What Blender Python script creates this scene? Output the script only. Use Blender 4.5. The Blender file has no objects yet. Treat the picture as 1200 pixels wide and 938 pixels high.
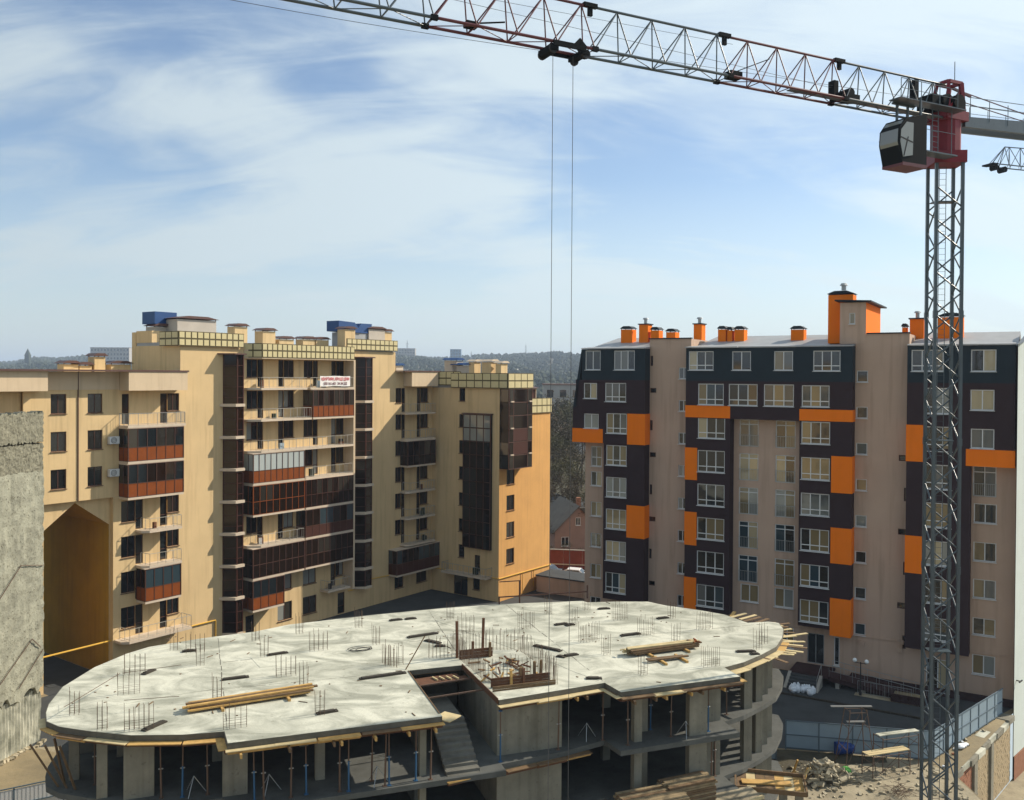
import bpy, bmesh, math, random
from mathutils import Vector, Matrix, Quaternion
from mathutils.geometry import tessellate_polygon
R_ = math.radians
random.seed(7)
SC = bpy.context.scene
COL = SC.collection

# ------------------------------------------------------------------ camera
CAM_H = 25.5
cam_d = bpy.data.cameras.new('camera')
cam = bpy.data.objects.new('camera', cam_d)
COL.objects.link(cam)
cam.location = (0, 0, CAM_H)
cam.rotation_mode = 'QUATERNION'
cam.rotation_quaternion = (Matrix.Rotation(R_(90 - 0.6), 3, 'X') @ Matrix.Rotation(R_(0.35), 3, 'Z')).to_quaternion()
cam_d.sensor_width = 36.0
cam_d.lens = 36.0 * 1060 / 1200
cam_d.shift_y = -18.0 / 1200
cam_d.clip_start = 0.3
cam_d.clip_end = 20000
SC.camera = cam

# ------------------------------------------------------------------ sky, sun, exposure
SUN_AZ, SUN_EL = 67.0, 34.5          # azimuth measured from +Y towards +X
CL_ROT, CL_SC, CL_LOC = -45, (1.3, 2.6, 1), (9.2, 3.1, 0)
world = bpy.data.worlds.new('World'); SC.world = world; world.use_nodes = True
wt = world.node_tree; wt.nodes.clear()
def wn(t, **k):
    n = wt.nodes.new(t)
    for a, b in k.items(): setattr(n, a, b)
    return n
def wl(a, ai, b, bi): wt.links.new(a.outputs[ai], b.inputs[bi])
w_out = wn('ShaderNodeOutputWorld'); w_bg = wn('ShaderNodeBackground')
w_bg.inputs['Strength'].default_value = 0.115
w_sky = wn('ShaderNodeTexSky', sky_type='NISHITA', sun_disc=False)
w_sky.sun_elevation = R_(SUN_EL); w_sky.sun_rotation = R_(SUN_AZ)
w_sky.air_density = 1.0; w_sky.dust_density = 0.6; w_sky.ozone_density = 2.2; w_sky.altitude = 250
# thin cirrus: noise on a high flat layer seen by direction
w_tc = wn('ShaderNodeTexCoord'); w_sep = wn('ShaderNodeSeparateXYZ'); wl(w_tc, 'Generated', w_sep, 0)
w_z = wn('ShaderNodeMath', operation='MAXIMUM'); wl(w_sep, 'Z', w_z, 0); w_z.inputs[1].default_value = 0.0
w_za = wn('ShaderNodeMath', operation='ADD'); wl(w_z, 0, w_za, 0); w_za.inputs[1].default_value = 0.42
w_dx = wn('ShaderNodeMath', operation='DIVIDE'); wl(w_sep, 'X', w_dx, 0); wl(w_za, 0, w_dx, 1)
w_dy = wn('ShaderNodeMath', operation='DIVIDE'); wl(w_sep, 'Y', w_dy, 0); wl(w_za, 0, w_dy, 1)
w_cv = wn('ShaderNodeCombineXYZ'); wl(w_dx, 0, w_cv, 0); wl(w_dy, 0, w_cv, 1)
w_map = wn('ShaderNodeMapping'); wl(w_cv, 0, w_map, 0)
w_map.inputs['Rotation'].default_value = (0, 0, R_(CL_ROT)); w_map.inputs['Scale'].default_value = CL_SC
w_map.inputs['Location'].default_value = CL_LOC
w_n1 = wn('ShaderNodeTexNoise', noise_dimensions='3D'); wl(w_map, 0, w_n1, 'Vector')
w_n1.inputs['Scale'].default_value = 1.0; w_n1.inputs['Detail'].default_value = 8; w_n1.inputs['Roughness'].default_value = 0.50; w_n1.inputs['Distortion'].default_value = 0.7
w_m2 = wn('ShaderNodeMapping'); wl(w_cv, 0, w_m2, 0); w_m2.inputs['Rotation'].default_value = (0, 0, R_(-38)); w_m2.inputs['Scale'].default_value = (2.6, 9.0, 1); w_m2.inputs['Location'].default_value = (2.0, 5.0, 3)
w_n2 = wn('ShaderNodeTexNoise', noise_dimensions='3D'); wl(w_m2, 0, w_n2, 'Vector'); w_n2.inputs['Scale'].default_value = 1.0; w_n2.inputs['Detail'].default_value = 9; w_n2.inputs['Roughness'].default_value = 0.6; w_n2.inputs['Distortion'].default_value = 1.2
w_ma = wn('ShaderNodeMath', operation='MULTIPLY_ADD'); wl(w_n2, 'Fac', w_ma, 0); w_ma.inputs[1].default_value = 0.30; w_mb = wn('ShaderNodeMath', operation='MULTIPLY'); wl(w_n1, 'Fac', w_mb, 0); w_mb.inputs[1].default_value = 0.70; wl(w_mb, 0, w_ma, 2)
w_r1 = wn('ShaderNodeMapRange'); wl(w_ma, 0, w_r1, 'Value')
w_r1.inputs['From Min'].default_value = 0.385; w_r1.inputs['From Max'].default_value = 0.60
w_r1.inputs['To Min'].default_value = 0.04; w_r1.inputs['To Max'].default_value = 0.84
w_r1.interpolation_type = 'SMOOTHSTEP'
# thicken the veil towards the horizon
w_hz = wn('ShaderNodeMapRange'); wl(w_sep, 'Z', w_hz, 'Value')
w_hz.inputs['From Min'].default_value = 0.0; w_hz.inputs['From Max'].default_value = 0.22
w_hz.inputs['To Min'].default_value = 0.80; w_hz.inputs['To Max'].default_value = 0.0
w_mx = wn('ShaderNodeMath', operation='MAXIMUM'); wl(w_r1, 0, w_mx, 0); wl(w_hz, 0, w_mx, 1)
# clouds brighten towards the sun as thin cloud does
w_dot = wn('ShaderNodeVectorMath', operation='DOT_PRODUCT'); wl(w_tc, 'Generated', w_dot, 0)
w_dot.inputs[1].default_value = (math.sin(R_(SUN_AZ)) * math.cos(R_(SUN_EL)), math.cos(R_(SUN_AZ)) * math.cos(R_(SUN_EL)), math.sin(R_(SUN_EL)))
w_rs = wn('ShaderNodeMapRange'); wl(w_dot, 'Value', w_rs, 'Value')
w_rs.inputs['From Min'].default_value = 0.0; w_rs.inputs['From Max'].default_value = 1.0
w_rs.inputs['To Min'].default_value = 5.3; w_rs.inputs['To Max'].default_value = 8.0
w_cc = wn('ShaderNodeVectorMath', operation='SCALE'); w_cc.inputs[0].default_value = (0.83, 0.95, 0.99); wl(w_rs, 0, w_cc, 'Scale')
w_mix = wn('ShaderNodeMix', data_type='RGBA'); wl(w_mx, 0, w_mix, 0)
wt.links.new(w_sky.outputs[0], w_mix.inputs[6]); wt.links.new(w_cc.outputs[0], w_mix.inputs[7])
wt.links.new(w_mix.outputs[2], w_bg.inputs['Color']); wl(w_bg, 0, w_out, 0)

sun_d = bpy.data.lights.new('sun', 'SUN'); sun = bpy.data.objects.new('sun', sun_d); COL.objects.link(sun)
sun_d.energy = 5.0; sun_d.angle = R_(0.53); sun_d.color = (1.0, 0.89, 0.74)
sd = Vector((math.sin(R_(SUN_AZ)) * math.cos(R_(SUN_EL)), math.cos(R_(SUN_AZ)) * math.cos(R_(SUN_EL)), math.sin(R_(SUN_EL))))
sun.rotation_mode = 'QUATERNION'; sun.rotation_quaternion = sd.to_track_quat('Z', 'Y')
sun.location = (60, 30, 90)
SC.view_settings.view_transform = 'Standard'; SC.view_settings.look = 'None'
SC.view_settings.exposure = 0.33; SC.view_settings.gamma = 1.0

# ------------------------------------------------------------------ materials (colour, grain and wear only)
def mat(name, col, rough=0.8, var=0.0, vscale=3.0, col2=None, bump=0.0, bscale=20.0, metal=0.0, spec=0.35, ior=None, streak=0.0, spots=0.0, pits=0.0, sx=None, lo=0.3, hi=0.7):
    m = bpy.data.materials.new(name); m.use_nodes = True
    nt = m.node_tree; b = nt.nodes['Principled BSDF']
    b.inputs['Roughness'].default_value = rough; b.inputs['Metallic'].default_value = metal
    b.inputs['Specular IOR Level'].default_value = spec
    if ior: b.inputs['IOR'].default_value = ior
    b.inputs['Base Color'].default_value = (*col, 1)
    if not (var or bump or streak or spots or pits): return m
    N = nt.nodes.new; L = nt.links.new
    g = N('ShaderNodeNewGeometry')
    cur = None
    if var:
        n = N('ShaderNodeTexNoise'); n.inputs['Scale'].default_value = vscale; n.inputs['Detail'].default_value = 6; n.inputs['Roughness'].default_value = 0.6
        if sx:
            mp0 = N('ShaderNodeMapping'); mp0.inputs['Scale'].default_value = sx; mp0.inputs['Rotation'].default_value = (0,0,-0.4); L(g.outputs['Position'], mp0.inputs[0]); L(mp0.outputs[0], n.inputs['Vector']); n.inputs['Distortion'].default_value = 1.2
        else: L(g.outputs['Position'], n.inputs['Vector'])
        r = N('ShaderNodeMapRange'); r.inputs['From Min'].default_value = lo; r.inputs['From Max'].default_value = hi
        L(n.outputs['Fac'], r.inputs['Value'])
        mx = N('ShaderNodeMix'); mx.data_type = 'RGBA'; L(r.outputs[0], mx.inputs[0])
        c2 = col2 or tuple(c * (1 - var) for c in col)
        mx.inputs[6].default_value = (*col, 1); mx.inputs[7].default_value = (*c2, 1)
        cur = mx.outputs[2]
    def mult(fac_out, amount, cur):
        m2 = N('ShaderNodeMix'); m2.data_type = 'RGBA'; m2.blend_type = 'MULTIPLY'
        if cur is not None: L(cur, m2.inputs[6])
        else: m2.inputs[6].default_value = (*col, 1)
        mm = N('ShaderNodeMath'); mm.operation = 'MULTIPLY'; mm.inputs[1].default_value = amount
        L(fac_out, mm.inputs[0]); L(mm.outputs[0], m2.inputs[0])
        m2.inputs[7].default_value = (0.28, 0.25, 0.2, 1)
        return m2.outputs[2]
    if streak:      # rain streaks: noise stretched along Z
        mp = N('ShaderNodeMapping'); mp.inputs['Scale'].default_value = (2.4, 2.4, 0.16); L(g.outputs['Position'], mp.inputs[0])
        n = N('ShaderNodeTexNoise'); n.inputs['Scale'].default_value = 1.0; n.inputs['Detail'].default_value = 5; L(mp.outputs[0], n.inputs['Vector'])
        r = N('ShaderNodeMapRange'); r.inputs['From Min'].default_value = 0.5; r.inputs['From Max'].default_value = 0.78; L(n.outputs['Fac'], r.inputs['Value'])
        cur = mult(r.outputs[0], streak, cur)
    if spots:
        n = N('ShaderNodeTexNoise'); n.inputs['Scale'].default_value = 5.0; n.inputs['Detail'].default_value = 3; L(g.outputs['Position'], n.inputs['Vector'])
        r = N('ShaderNodeMapRange'); r.inputs['From Min'].default_value = 0.64; r.inputs['From Max'].default_value = 0.70; L(n.outputs['Fac'], r.inputs['Value'])
        cur = mult(r.outputs[0], spots, cur)
    if pits:
        for sc_, a0, a1, am in ((7.0,.60,.66,pits),(16.0,.62,.66,pits),(1.1,.60,.72,pits*.6)):
            n = N('ShaderNodeTexNoise'); n.inputs['Scale'].default_value = sc_; n.inputs['Detail'].default_value = 4; n.inputs['Roughness'].default_value = .65; L(g.outputs['Position'], n.inputs['Vector'])
            r = N('ShaderNodeMapRange'); r.inputs['From Min'].default_value = a0; r.inputs['From Max'].default_value = a1; L(n.outputs['Fac'], r.inputs['Value'])
            cur = mult(r.outputs[0], am, cur)
    if cur is not None: L(cur, b.inputs['Base Color'])
    if bump:
        n = N('ShaderNodeTexNoise'); n.inputs['Scale'].default_value = bscale; n.inputs['Detail'].default_value = 5; L(g.outputs['Position'], n.inputs['Vector'])
        bp = N('ShaderNodeBump'); bp.inputs['Strength'].default_value = bump; bp.inputs['Distance'].default_value = 0.05
        L(n.outputs['Fac'], bp.inputs['Height']); L(bp.outputs[0], b.inputs['Normal'])
    return m

M = {}
M['cream'] = mat('cream_plaster', (0.66, 0.485, 0.255), 0.9, 0.12, 0.35, streak=0.32, bump=0.15, bscale=12)
M['pinkcream'] = mat('pale_plaster', (0.62, 0.49, 0.33), 0.9, 0.10, 0.6, streak=0.2)
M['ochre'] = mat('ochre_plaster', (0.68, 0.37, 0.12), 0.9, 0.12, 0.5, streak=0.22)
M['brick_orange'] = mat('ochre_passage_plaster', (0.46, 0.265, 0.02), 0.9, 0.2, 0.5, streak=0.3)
M['slabedge'] = mat('pale_slab_edge', (0.60, 0.50, 0.38), 0.85, 0.15, 2)
M['brown'] = mat('dark_brown_frame', (0.075, 0.030, 0.018), 0.55)
M['panel'] = mat('rust_brown_panel', (0.23, 0.058, 0.010), 0.6, 0.2, 2, spec=0.15)
M['panel2'] = mat('dark_brown_panel', (0.060, 0.020, 0.012), 0.6, spec=0.2)
M['rail'] = mat('galvanised_rail', (0.42, 0.40, 0.35), 0.5, metal=0.3)
M['tile'] = mat('cream_cladding', (0.60, 0.52, 0.28), 0.6, 0.12, 2)
M['tilegrid'] = mat('dark_cladding_grid', (0.09, 0.07, 0.025), 0.6)
M['roofred'] = mat('brown_sheet_roof', (0.10, 0.05, 0.04), 0.5)
M['blue'] = mat('blue_sheet', (0.014, 0.062, 0.19), 0.5)
M['greyplaster'] = mat('grey_plaster', (0.50, 0.45, 0.38), 0.9, 0.15, 1)
M['roofgrey'] = mat('grey_membrane_roof', (0.34, 0.35, 0.35), 0.55, 0.2, 0.8)
M['pipe'] = mat('yellow_gas_pipe', (0.70, 0.42, 0.07), 0.5)
def glass(name, col, rough=0.04, ior=2.0):
    m = mat(name, col, rough, ior=ior); return m
M['glass'] = glass('dark_glass', (0.012, 0.016, 0.018))
M['glass2'] = glass('smoky_glass', (0.03, 0.026, 0.02))
M['glass3'] = glass('curtained_glass', (0.22, 0.23, 0.21))
M['glass4'] = glass('warm_curtained_glass', (0.20, 0.15, 0.075))  # warm tone stands for curtains and for yellow reflections painted into the pane
M['glass5'] = glass('pale_blind_glass', (0.42, 0.46, 0.44))
M['glass6'] = glass('bluish_glass', (0.03, 0.05, 0.06))
M['glassbrown'] = glass('brown_tinted_glass', (0.014, 0.008, 0.005), ior=1.45)
M['glassL'] = glass('deep_dark_glass', (0.012, 0.013, 0.013), ior=1.6)
M['glassR'] = glass('deep_smoky_glass', (0.03, 0.026, 0.02), ior=1.6)
M['beige'] = mat('beige_plaster', (0.50, 0.358, 0.265), 0.9, 0.10, 0.3, streak=0.3, bump=0.1, bscale=14)
M['dark'] = mat('dark_plum_cladding', (0.040, 0.024, 0.027), 0.75, 0.2, 0.6, spec=0.15)
M['mansard'] = mat('blue_black_mansard', (0.012, 0.024, 0.033), 0.6, 0.2, 0.8, spec=0.2)
M['orange'] = mat('orange_render', (0.84, 0.19, 0.004), 0.8, 0.06, 0.8, streak=0.08, spec=0.15)
M['white'] = mat('white_plastic_frame', (0.62, 0.63, 0.62), 0.5)
M['metal'] = mat('grey_steel', (0.35, 0.37, 0.37), 0.4, metal=0.6)
M['whitewall'] = mat('white_render', (0.60, 0.66, 0.62), 0.9, 0.08, 0.6, streak=0.15)
M['plinth'] = mat('plinth_red_tile', (0.050, 0.026, 0.026), 0.8, 0.25, 2, spec=0.15)
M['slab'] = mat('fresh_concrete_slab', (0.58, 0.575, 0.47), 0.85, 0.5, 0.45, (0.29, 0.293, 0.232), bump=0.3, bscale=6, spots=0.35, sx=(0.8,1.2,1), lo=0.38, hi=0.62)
M['edge'] = mat('form_stained_edge', (0.15, 0.14, 0.11), 0.9, 0.4, 1.2, streak=0.4, bump=0.3, bscale=9)  # slab sides coloured dark to carry their shade; also used for dark joints
M['concfloor'] = mat('dusty_floor', (0.12, 0.125, 0.115), 0.9, 0.4, 0.8, spots=0.3, spec=0.2)  # lower floors coloured darker than the top slab, shade put into the tone
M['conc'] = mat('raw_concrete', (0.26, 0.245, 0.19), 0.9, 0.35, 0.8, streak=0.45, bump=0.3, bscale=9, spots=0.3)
M['concdark'] = mat('damp_concrete', (0.155, 0.15, 0.125), 0.9, 0.3, 0.8, streak=0.4, bump=0.25, bscale=8)  # darker copy of the raw concrete, with interior shade in its colour
M['pier'] = mat('pitted_concrete', (0.34, 0.34, 0.262), 0.95, 0.4, 0.9, streak=0.3, bump=0.9, bscale=7, spots=0.5, pits=1.0)
M['pourtop'] = mat('rough_pour', (0.25, 0.24, 0.175), 0.95, 0.45, 2.5, bump=0.8, bscale=9, spots=0.4, pits=0.6)
M['wood'] = mat('yellow_timber', (0.60, 0.37, 0.12), 0.75, 0.35, 3, bump=0.2, bscale=30)
M['woodpale'] = mat('pale_plywood', (0.62, 0.50, 0.27), 0.8, 0.3, 2)
M['wooddark'] = mat('weathered_timber', (0.19, 0.12, 0.06), 0.85, 0.4, 4)
M['woodrust'] = mat('reddish_formwork', (0.14, 0.062, 0.03), 0.8, 0.35, 3)
M['woodgrey'] = mat('grey_brown_timber', (0.30, 0.225, 0.125), 0.85, 0.4, 3)
M['blackboard'] = mat('tarred_board', (0.05, 0.042, 0.03), 0.85, 0.3, 4)
M['rebar'] = mat('rusty_rebar', (0.13, 0.085, 0.055), 0.8, 0.2, 10)
M['propblue'] = mat('blue_steel_prop', (0.03, 0.10, 0.20), 0.5)
M['proprust'] = mat('rusty_steel_prop', (0.12, 0.075, 0.05), 0.6)
M['crane'] = mat('grey_crane_paint', (0.072, 0.098, 0.112), 0.32, 0.2, 1.5, spec=0.5, spots=0.25)
M['cranered'] = mat('red_crane_paint', (0.22, 0.016, 0.026), 0.5, 0.3, 2)
M['cranemaroon'] = mat('maroon_crane_paint', (0.12, 0.030, 0.034), 0.4, 0.15, 1.5)
M['cranedark'] = mat('dark_machinery', (0.009, 0.011, 0.012), 0.7, 0.2, 2, spec=0.08)
M['cable'] = mat('steel_cable', (0.09, 0.09, 0.09), 0.5)
M['asphalt'] = mat('paving_asphalt', (0.060, 0.066, 0.068), 0.9, 0.35, 0.5, bump=0.2, bscale=20, spots=0.2)
M['soil'] = mat('dry_soil', (0.30, 0.24, 0.14), 0.95, 0.45, 0.35, (0.17, 0.14, 0.085), bump=0.6, bscale=3, spots=0.3)
M['sand'] = mat('site_sand', (0.38, 0.33, 0.225), 0.95, 0.4, 0.5, (0.20, 0.17, 0.115), bump=0.8, bscale=4, spots=0.3)
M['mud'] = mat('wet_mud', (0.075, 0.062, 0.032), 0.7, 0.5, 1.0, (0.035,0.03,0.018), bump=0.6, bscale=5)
M['kerb'] = mat('kerb_stone', (0.33, 0.31, 0.27), 0.9, 0.2, 2)
M['fence'] = mat('pale_sheet_fence', (0.24, 0.32, 0.38), 0.55, 0.12, 1)
M['fencegrid'] = mat('fence_frame', (0.09, 0.13, 0.16), 0.5)
M['block'] = mat('sandy_block', (0.42, 0.33, 0.20), 0.95, 0.3, 3, bump=0.4, bscale=12)
M['brickred'] = mat('red_brick', (0.33, 0.15, 0.085), 0.95, 0.3, 3, bump=0.3, bscale=12)
M['mortar'] = mat('mortar', (0.34, 0.29, 0.21), 0.95, 0.2, 2)
M['bag'] = mat('white_sack', (0.72, 0.76, 0.80), 0.7)
M['stone'] = mat('broken_stone', (0.50, 0.44, 0.31), 0.95, 0.5, 2, (0.22,0.19,0.13), bump=0.4, bscale=8)
M['barrel'] = mat('blue_barrel', (0.012, 0.05, 0.22), 0.4)
M['redwall'] = mat('terracotta_wall', (0.24, 0.062, 0.038), 0.9, 0.35, 0.8)
M['pinkhouse'] = mat('faded_pink_plaster', (0.30, 0.205, 0.17), 0.9, 0.15, 1)
M['roofold'] = mat('old_slate_roof', (0.14, 0.13, 0.11), 0.85, 0.3, 1)
M['carwhite'] = mat('white_car_paint', (0.70, 0.71, 0.70), 0.25)
M['carsilver'] = mat('dark_car_paint', (0.10, 0.12, 0.14), 0.25, metal=0.4)
M['tyre'] = mat('tyre_rubber', (0.02, 0.02, 0.02), 0.9)
M['bark'] = mat('grey_bark', (0.11, 0.085, 0.06), 0.95, 0.3, 3)
M['twig'] = mat('bare_twigs', (0.085, 0.064, 0.036), 0.95, 0.4, 0.5)
M['twig2'] = mat('budding_twigs', (0.095, 0.085, 0.034), 0.95, 0.4, 0.5)
M['ever'] = mat('dark_foliage', (0.045, 0.06, 0.035), 0.9, 0.4, 0.3)
M['hill'] = mat('wooded_hillside', (0.085, 0.085, 0.055), 0.95, 0.5, 0.02, (0.13, 0.105, 0.07))
M['slope'] = mat('dead_grass', (0.085, 0.075, 0.04), 0.95, 0.5, 0.3)
M['glass7'] = glass('cream_blind_reflection_glass', (0.40, 0.33, 0.20))  # cream tone covers blinds and bright yellow reflections painted on the panes
M['glass8'] = glass('grey_net_glass', (0.12, 0.12, 0.11))
M['farwall'] = mat('far_pale_wall', (0.38, 0.36, 0.33), 0.9, 0.1, 0.5)
M['farroof'] = mat('far_roof', (0.22, 0.14, 0.11), 0.9, 0.2, 0.3)
M['farblue'] = mat('far_blue_glass', (0.10, 0.20, 0.30), 0.4)
M['bannercloth'] = mat('white_banner', (0.78, 0.76, 0.72), 0.7)
M['redprint'] = mat('red_lettering', (0.50, 0.02, 0.04), 0.6)
M['greyprint'] = mat('dark_lettering', (0.16, 0.06, 0.07), 0.6)
M['lamp'] = mat('opal_globe', (0.80, 0.82, 0.80), 0.3)
M['black'] = mat('black_paint', (0.02, 0.02, 0.02), 0.5)
M['net'] = mat('green_bag', (0.08, 0.35, 0.05), 0.6)

# ------------------------------------------------------------------ mesh helpers
class MB:
    def __init__(s): s.v = []; s.f = []
    def add(s, vs, fs):
        n = len(s.v); s.v += [tuple(v) for v in vs]; s.f += [tuple(n + i for i in f) for f in fs]; return s
    def box(s, x0, x1, y0, y1, z0, z1):
        return s.add([(x0,y0,z0),(x1,y0,z0),(x1,y1,z0),(x0,y1,z0),(x0,y0,z1),(x1,y0,z1),(x1,y1,z1),(x0,y1,z1)],
            [(0,3,2,1),(4,5,6,7),(0,1,5,4),(1,2,6,5),(2,3,7,6),(3,0,4,7)])
    def obox(s, c, size, rz=0.0, rx=0.0, ry=0.0):
        m = Matrix.Rotation(rz,3,'Z') @ Matrix.Rotation(ry,3,'Y') @ Matrix.Rotation(rx,3,'X')
        a,b,d = (k/2 for k in size); c = Vector(c)
        vs = [c + m @ Vector(p) for p in ((-a,-b,-d),(a,-b,-d),(a,b,-d),(-a,b,-d),(-a,-b,d),(a,-b,d),(a,b,d),(-a,b,d))]
        return s.add(vs, [(0,3,2,1),(4,5,6,7),(0,1,5,4),(1,2,6,5),(2,3,7,6),(3,0,4,7)])
    def bar(s, p, q, r, n=4, r2=None):
        p, q = Vector(p), Vector(q); d = q - p
        if d.length < 1e-6: return s
        rot = d.to_track_quat('Z','Y'); r2 = r if r2 is None else r2
        vs = []
        for c, rr in ((p, r), (q, r2)):
            for i in range(n):
                a = 2*math.pi*(i+.5)/n; vs.append(c + rot @ Vector((rr*math.cos(a), rr*math.sin(a), 0)))
        fs = [(i,(i+1)%n,n+(i+1)%n,n+i) for i in range(n)] + [tuple(range(n-1,-1,-1)), tuple(range(n,2*n))]
        return s.add(vs, fs)
    def prism(s, poly, z0, z1):           # poly counter-clockwise from above
        n = len(poly)
        return s.add([(x,y,z0) for x,y in poly] + [(x,y,z1) for x,y in poly],
            [tuple(range(n-1,-1,-1)), tuple(range(n,2*n))] + [(i,(i+1)%n,n+(i+1)%n,n+i) for i in range(n)])
    def prism_y(s, poly, y0, y1):         # poly of (x,z)
        n = len(poly)
        return s.add([(x,y0,z) for x,z in poly] + [(x,y1,z) for x,z in poly],
            [tuple(range(n)), tuple(range(2*n-1,n-1,-1))] + [(i,n+i,n+(i+1)%n,(i+1)%n) for i in range(n)])
    def prism_x(s, poly, x0, x1):         # poly of (y,z)
        n = len(poly)
        return s.add([(x0,y,z) for y,z in poly] + [(x1,y,z) for y,z in poly],
            [tuple(range(n-1,-1,-1)), tuple(range(n,2*n))] + [(i,(i+1)%n,n+(i+1)%n,n+i) for i in range(n)])
    def ball(s, c, r, seg=10, rings=7, sq=(1,1,1)):
        c = Vector(c); vs = [c + Vector((0,0,r*sq[2]))]
        for j in range(1, rings):
            t = math.pi*j/rings
            for i in range(seg):
                a = 2*math.pi*i/seg; vs.append(c + Vector((r*sq[0]*math.sin(t)*math.cos(a), r*sq[1]*math.sin(t)*math.sin(a), r*sq[2]*math.cos(t))))
        vs.append(c - Vector((0,0,r*sq[2]))); fs = []
        for i in range(seg): fs.append((0, 1+i, 1+(i+1)%seg))
        for j in range(rings-2):
            for i in range(seg):
                a = 1+j*seg+i; b = 1+j*seg+(i+1)%seg; fs.append((a, a+seg, b+seg, b))
        l = len(vs)-1
        for i in range(seg): fs.append((l, 1+(rings-2)*seg+(i+1)%seg, 1+(rings-2)*seg+i))
        return s.add(vs, fs)
    def mesh(s, name, m):
        me = bpy.data.meshes.new(name); me.from_pydata(s.v, [], s.f)
        if m is not None: me.materials.append(m)
        me.update(); return me
    def build(s, name, m, parent=None, loc=None, rz=0.0, smooth=False):
        me = s.mesh(name, m)
        if smooth:
            for p in me.polygons: p.use_smooth = True
        return put(name, me, parent, loc, rz)

def put(name, data, parent=None, loc=None, rz=0.0):
    o = bpy.data.objects.new(name, data); COL.objects.link(o)
    if parent is not None: o.parent = parent
    if loc is not None: o.location = loc
    if rz: o.rotation_euler = (0,0,rz)
    return o
def tag(o, label=None, cat=None, group=None, kind=None):
    if label: o['label'] = label
    if cat: o['category'] = cat
    if group: o['group'] = group
    if kind: o['kind'] = kind
    return o
def empty(name, loc, rz, label, cat, group=None):
    o = put(name, None, None, loc, rz); o.empty_display_size = 0.5
    return tag(o, label, cat, group)
_cube = {}
def piece(name, parent, m, c, size, rz=0.0, rot=None):       # box piece sharing one unit cube per material
    if m.name not in _cube:
        _cube[m.name] = MB().box(-.5,.5,-.5,.5,-.5,.5).mesh('unit_box_' + m.name, m)
    o = put(name, _cube[m.name], parent, c, rz)
    o.scale = size
    if rot is not None: o.rotation_euler = rot
    return o
_rod = {}
def rod(name, parent, m, p, q, r, n=4):                       # bar piece sharing one unit bar per material
    k = (m.name, n)
    if k not in _rod:
        _rod[k] = MB().bar((0,0,0),(0,0,1),1.0,n).mesh('unit_bar_' + m.name, m)
        if n >= 6:
            for pl in _rod[k].polygons: pl.use_smooth = len(pl.vertices) == 4
    p, q = Vector(p), Vector(q); o = put(name, _rod[k], parent, p); d = q - p
    o.rotation_mode = 'QUATERNION'; o.rotation_quaternion = d.to_track_quat('Z','Y'); o.scale = (r, r, d.length)
    return o

# a facade frame inside a building: origin (x,y) and turn; local x runs along the wall, local y inwards
class Fr:
    def __init__(s, x=0.0, y=0.0, a=0.0): s.x, s.y, s.a = x, y, a
    def p(s, x, y, z):
        c, n = math.cos(s.a), math.sin(s.a); return (s.x + x*c - y*n, s.y + x*n + y*c, z)
F0 = Fr()

def holed(mb, x0, x1, z0, z1, holes, y=0.0, depth=0.16):
    """front wall face at y with openings and reveals; holes = (x0,x1,z0,z1)"""
    xs = sorted({x0, x1, *[min(max(h[i],x0),x1) for h in holes for i in (0,1)]})
    zs = sorted({z0, z1, *[min(max(h[i],z0),z1) for h in holes for i in (2,3)]})
    for i in range(len(xs)-1):
        for j in range(len(zs)-1):
            cx, cz = (xs[i]+xs[i+1])/2, (zs[j]+zs[j+1])/2
            if any(h[0] < cx < h[1] and h[2] < cz < h[3] for h in holes): continue
            mb.add([(xs[i],y,zs[j]),(xs[i+1],y,zs[j]),(xs[i+1],y,zs[j+1]),(xs[i],y,zs[j+1])], [(0,1,2,3)])
    for a, b, c, d in holes:
        a, b, c, d = max(a,x0), min(b,x1), max(c,z0), min(d,z1); e = y + depth
        mb.add([(a,y,c),(b,y,c),(b,y,d),(a,y,d),(a,e,c),(b,e,c),(b,e,d),(a,e,d)], [(0,4,5,1),(1,5,6,2),(2,6,7,3),(3,7,4,0)])
        mb.add([(a,e+.25,c),(b,e+.25,c),(b,e+.25,d),(a,e+.25,d)], [(0,1,2,3)])
    return mb

_win = {}
def window(parent, fr, x0, x1, z0, z1, y, fm, glasses, cols=2, transom=None, sill=True, name='window', t=0.06, pane_name='pane', low=None):
    """window part (frame mesh, shared) with pane sub-parts; transom = height fraction of a low cross bar"""
    w, h = round(x1-x0,2), round(z1-z0,2)
    if isinstance(cols, int): cols = [1/cols]*cols
    k = (w, h, tuple(cols), transom, sill, fm.name, t)
    if k not in _win:
        mb = MB(); mb.box(0,t,0,.07,0,h); mb.box(w-t,w,0,.07,0,h); mb.box(t,w-t,0,.07,0,t); mb.box(t,w-t,0,.07,h-t,h)
        a = 0
        for c in cols[:-1]:
            a += c*w; mb.box(a-t/2,a+t/2,.004,.066,t,h-t)
        if transom: mb.box(t,w-t,.008,.062,transom*h-t/2,transom*h+t/2)
        if sill: mb.box(-.05,w+.05,-.2,0.0,-.05,-.005)
        _win[k] = mb.mesh(name, fm)
    o = put(name, _win[k], parent, fr.p(x0,y,z0), fr.a)
    a = 0; g0 = random.choice(glasses)
    for c in cols:
        b = a + c*w; rows = [(0,h)] if not transom else [(0,transom*h),(transom*h,h)]
        g = g0 if random.random() < .55 else random.choice(glasses)
        for i, (r0, r1) in enumerate(rows):
            gg = g if i == len(rows)-1 or low is None else low
            piece(pane_name, o, gg, ((a+b)/2,.04,(r0+r1)/2), (b-a-t*.6,.012,r1-r0-t*.6), rot=(random.uniform(-.006,.006),0,random.uniform(-.012,.012)))
        a = b
    return o

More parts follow.
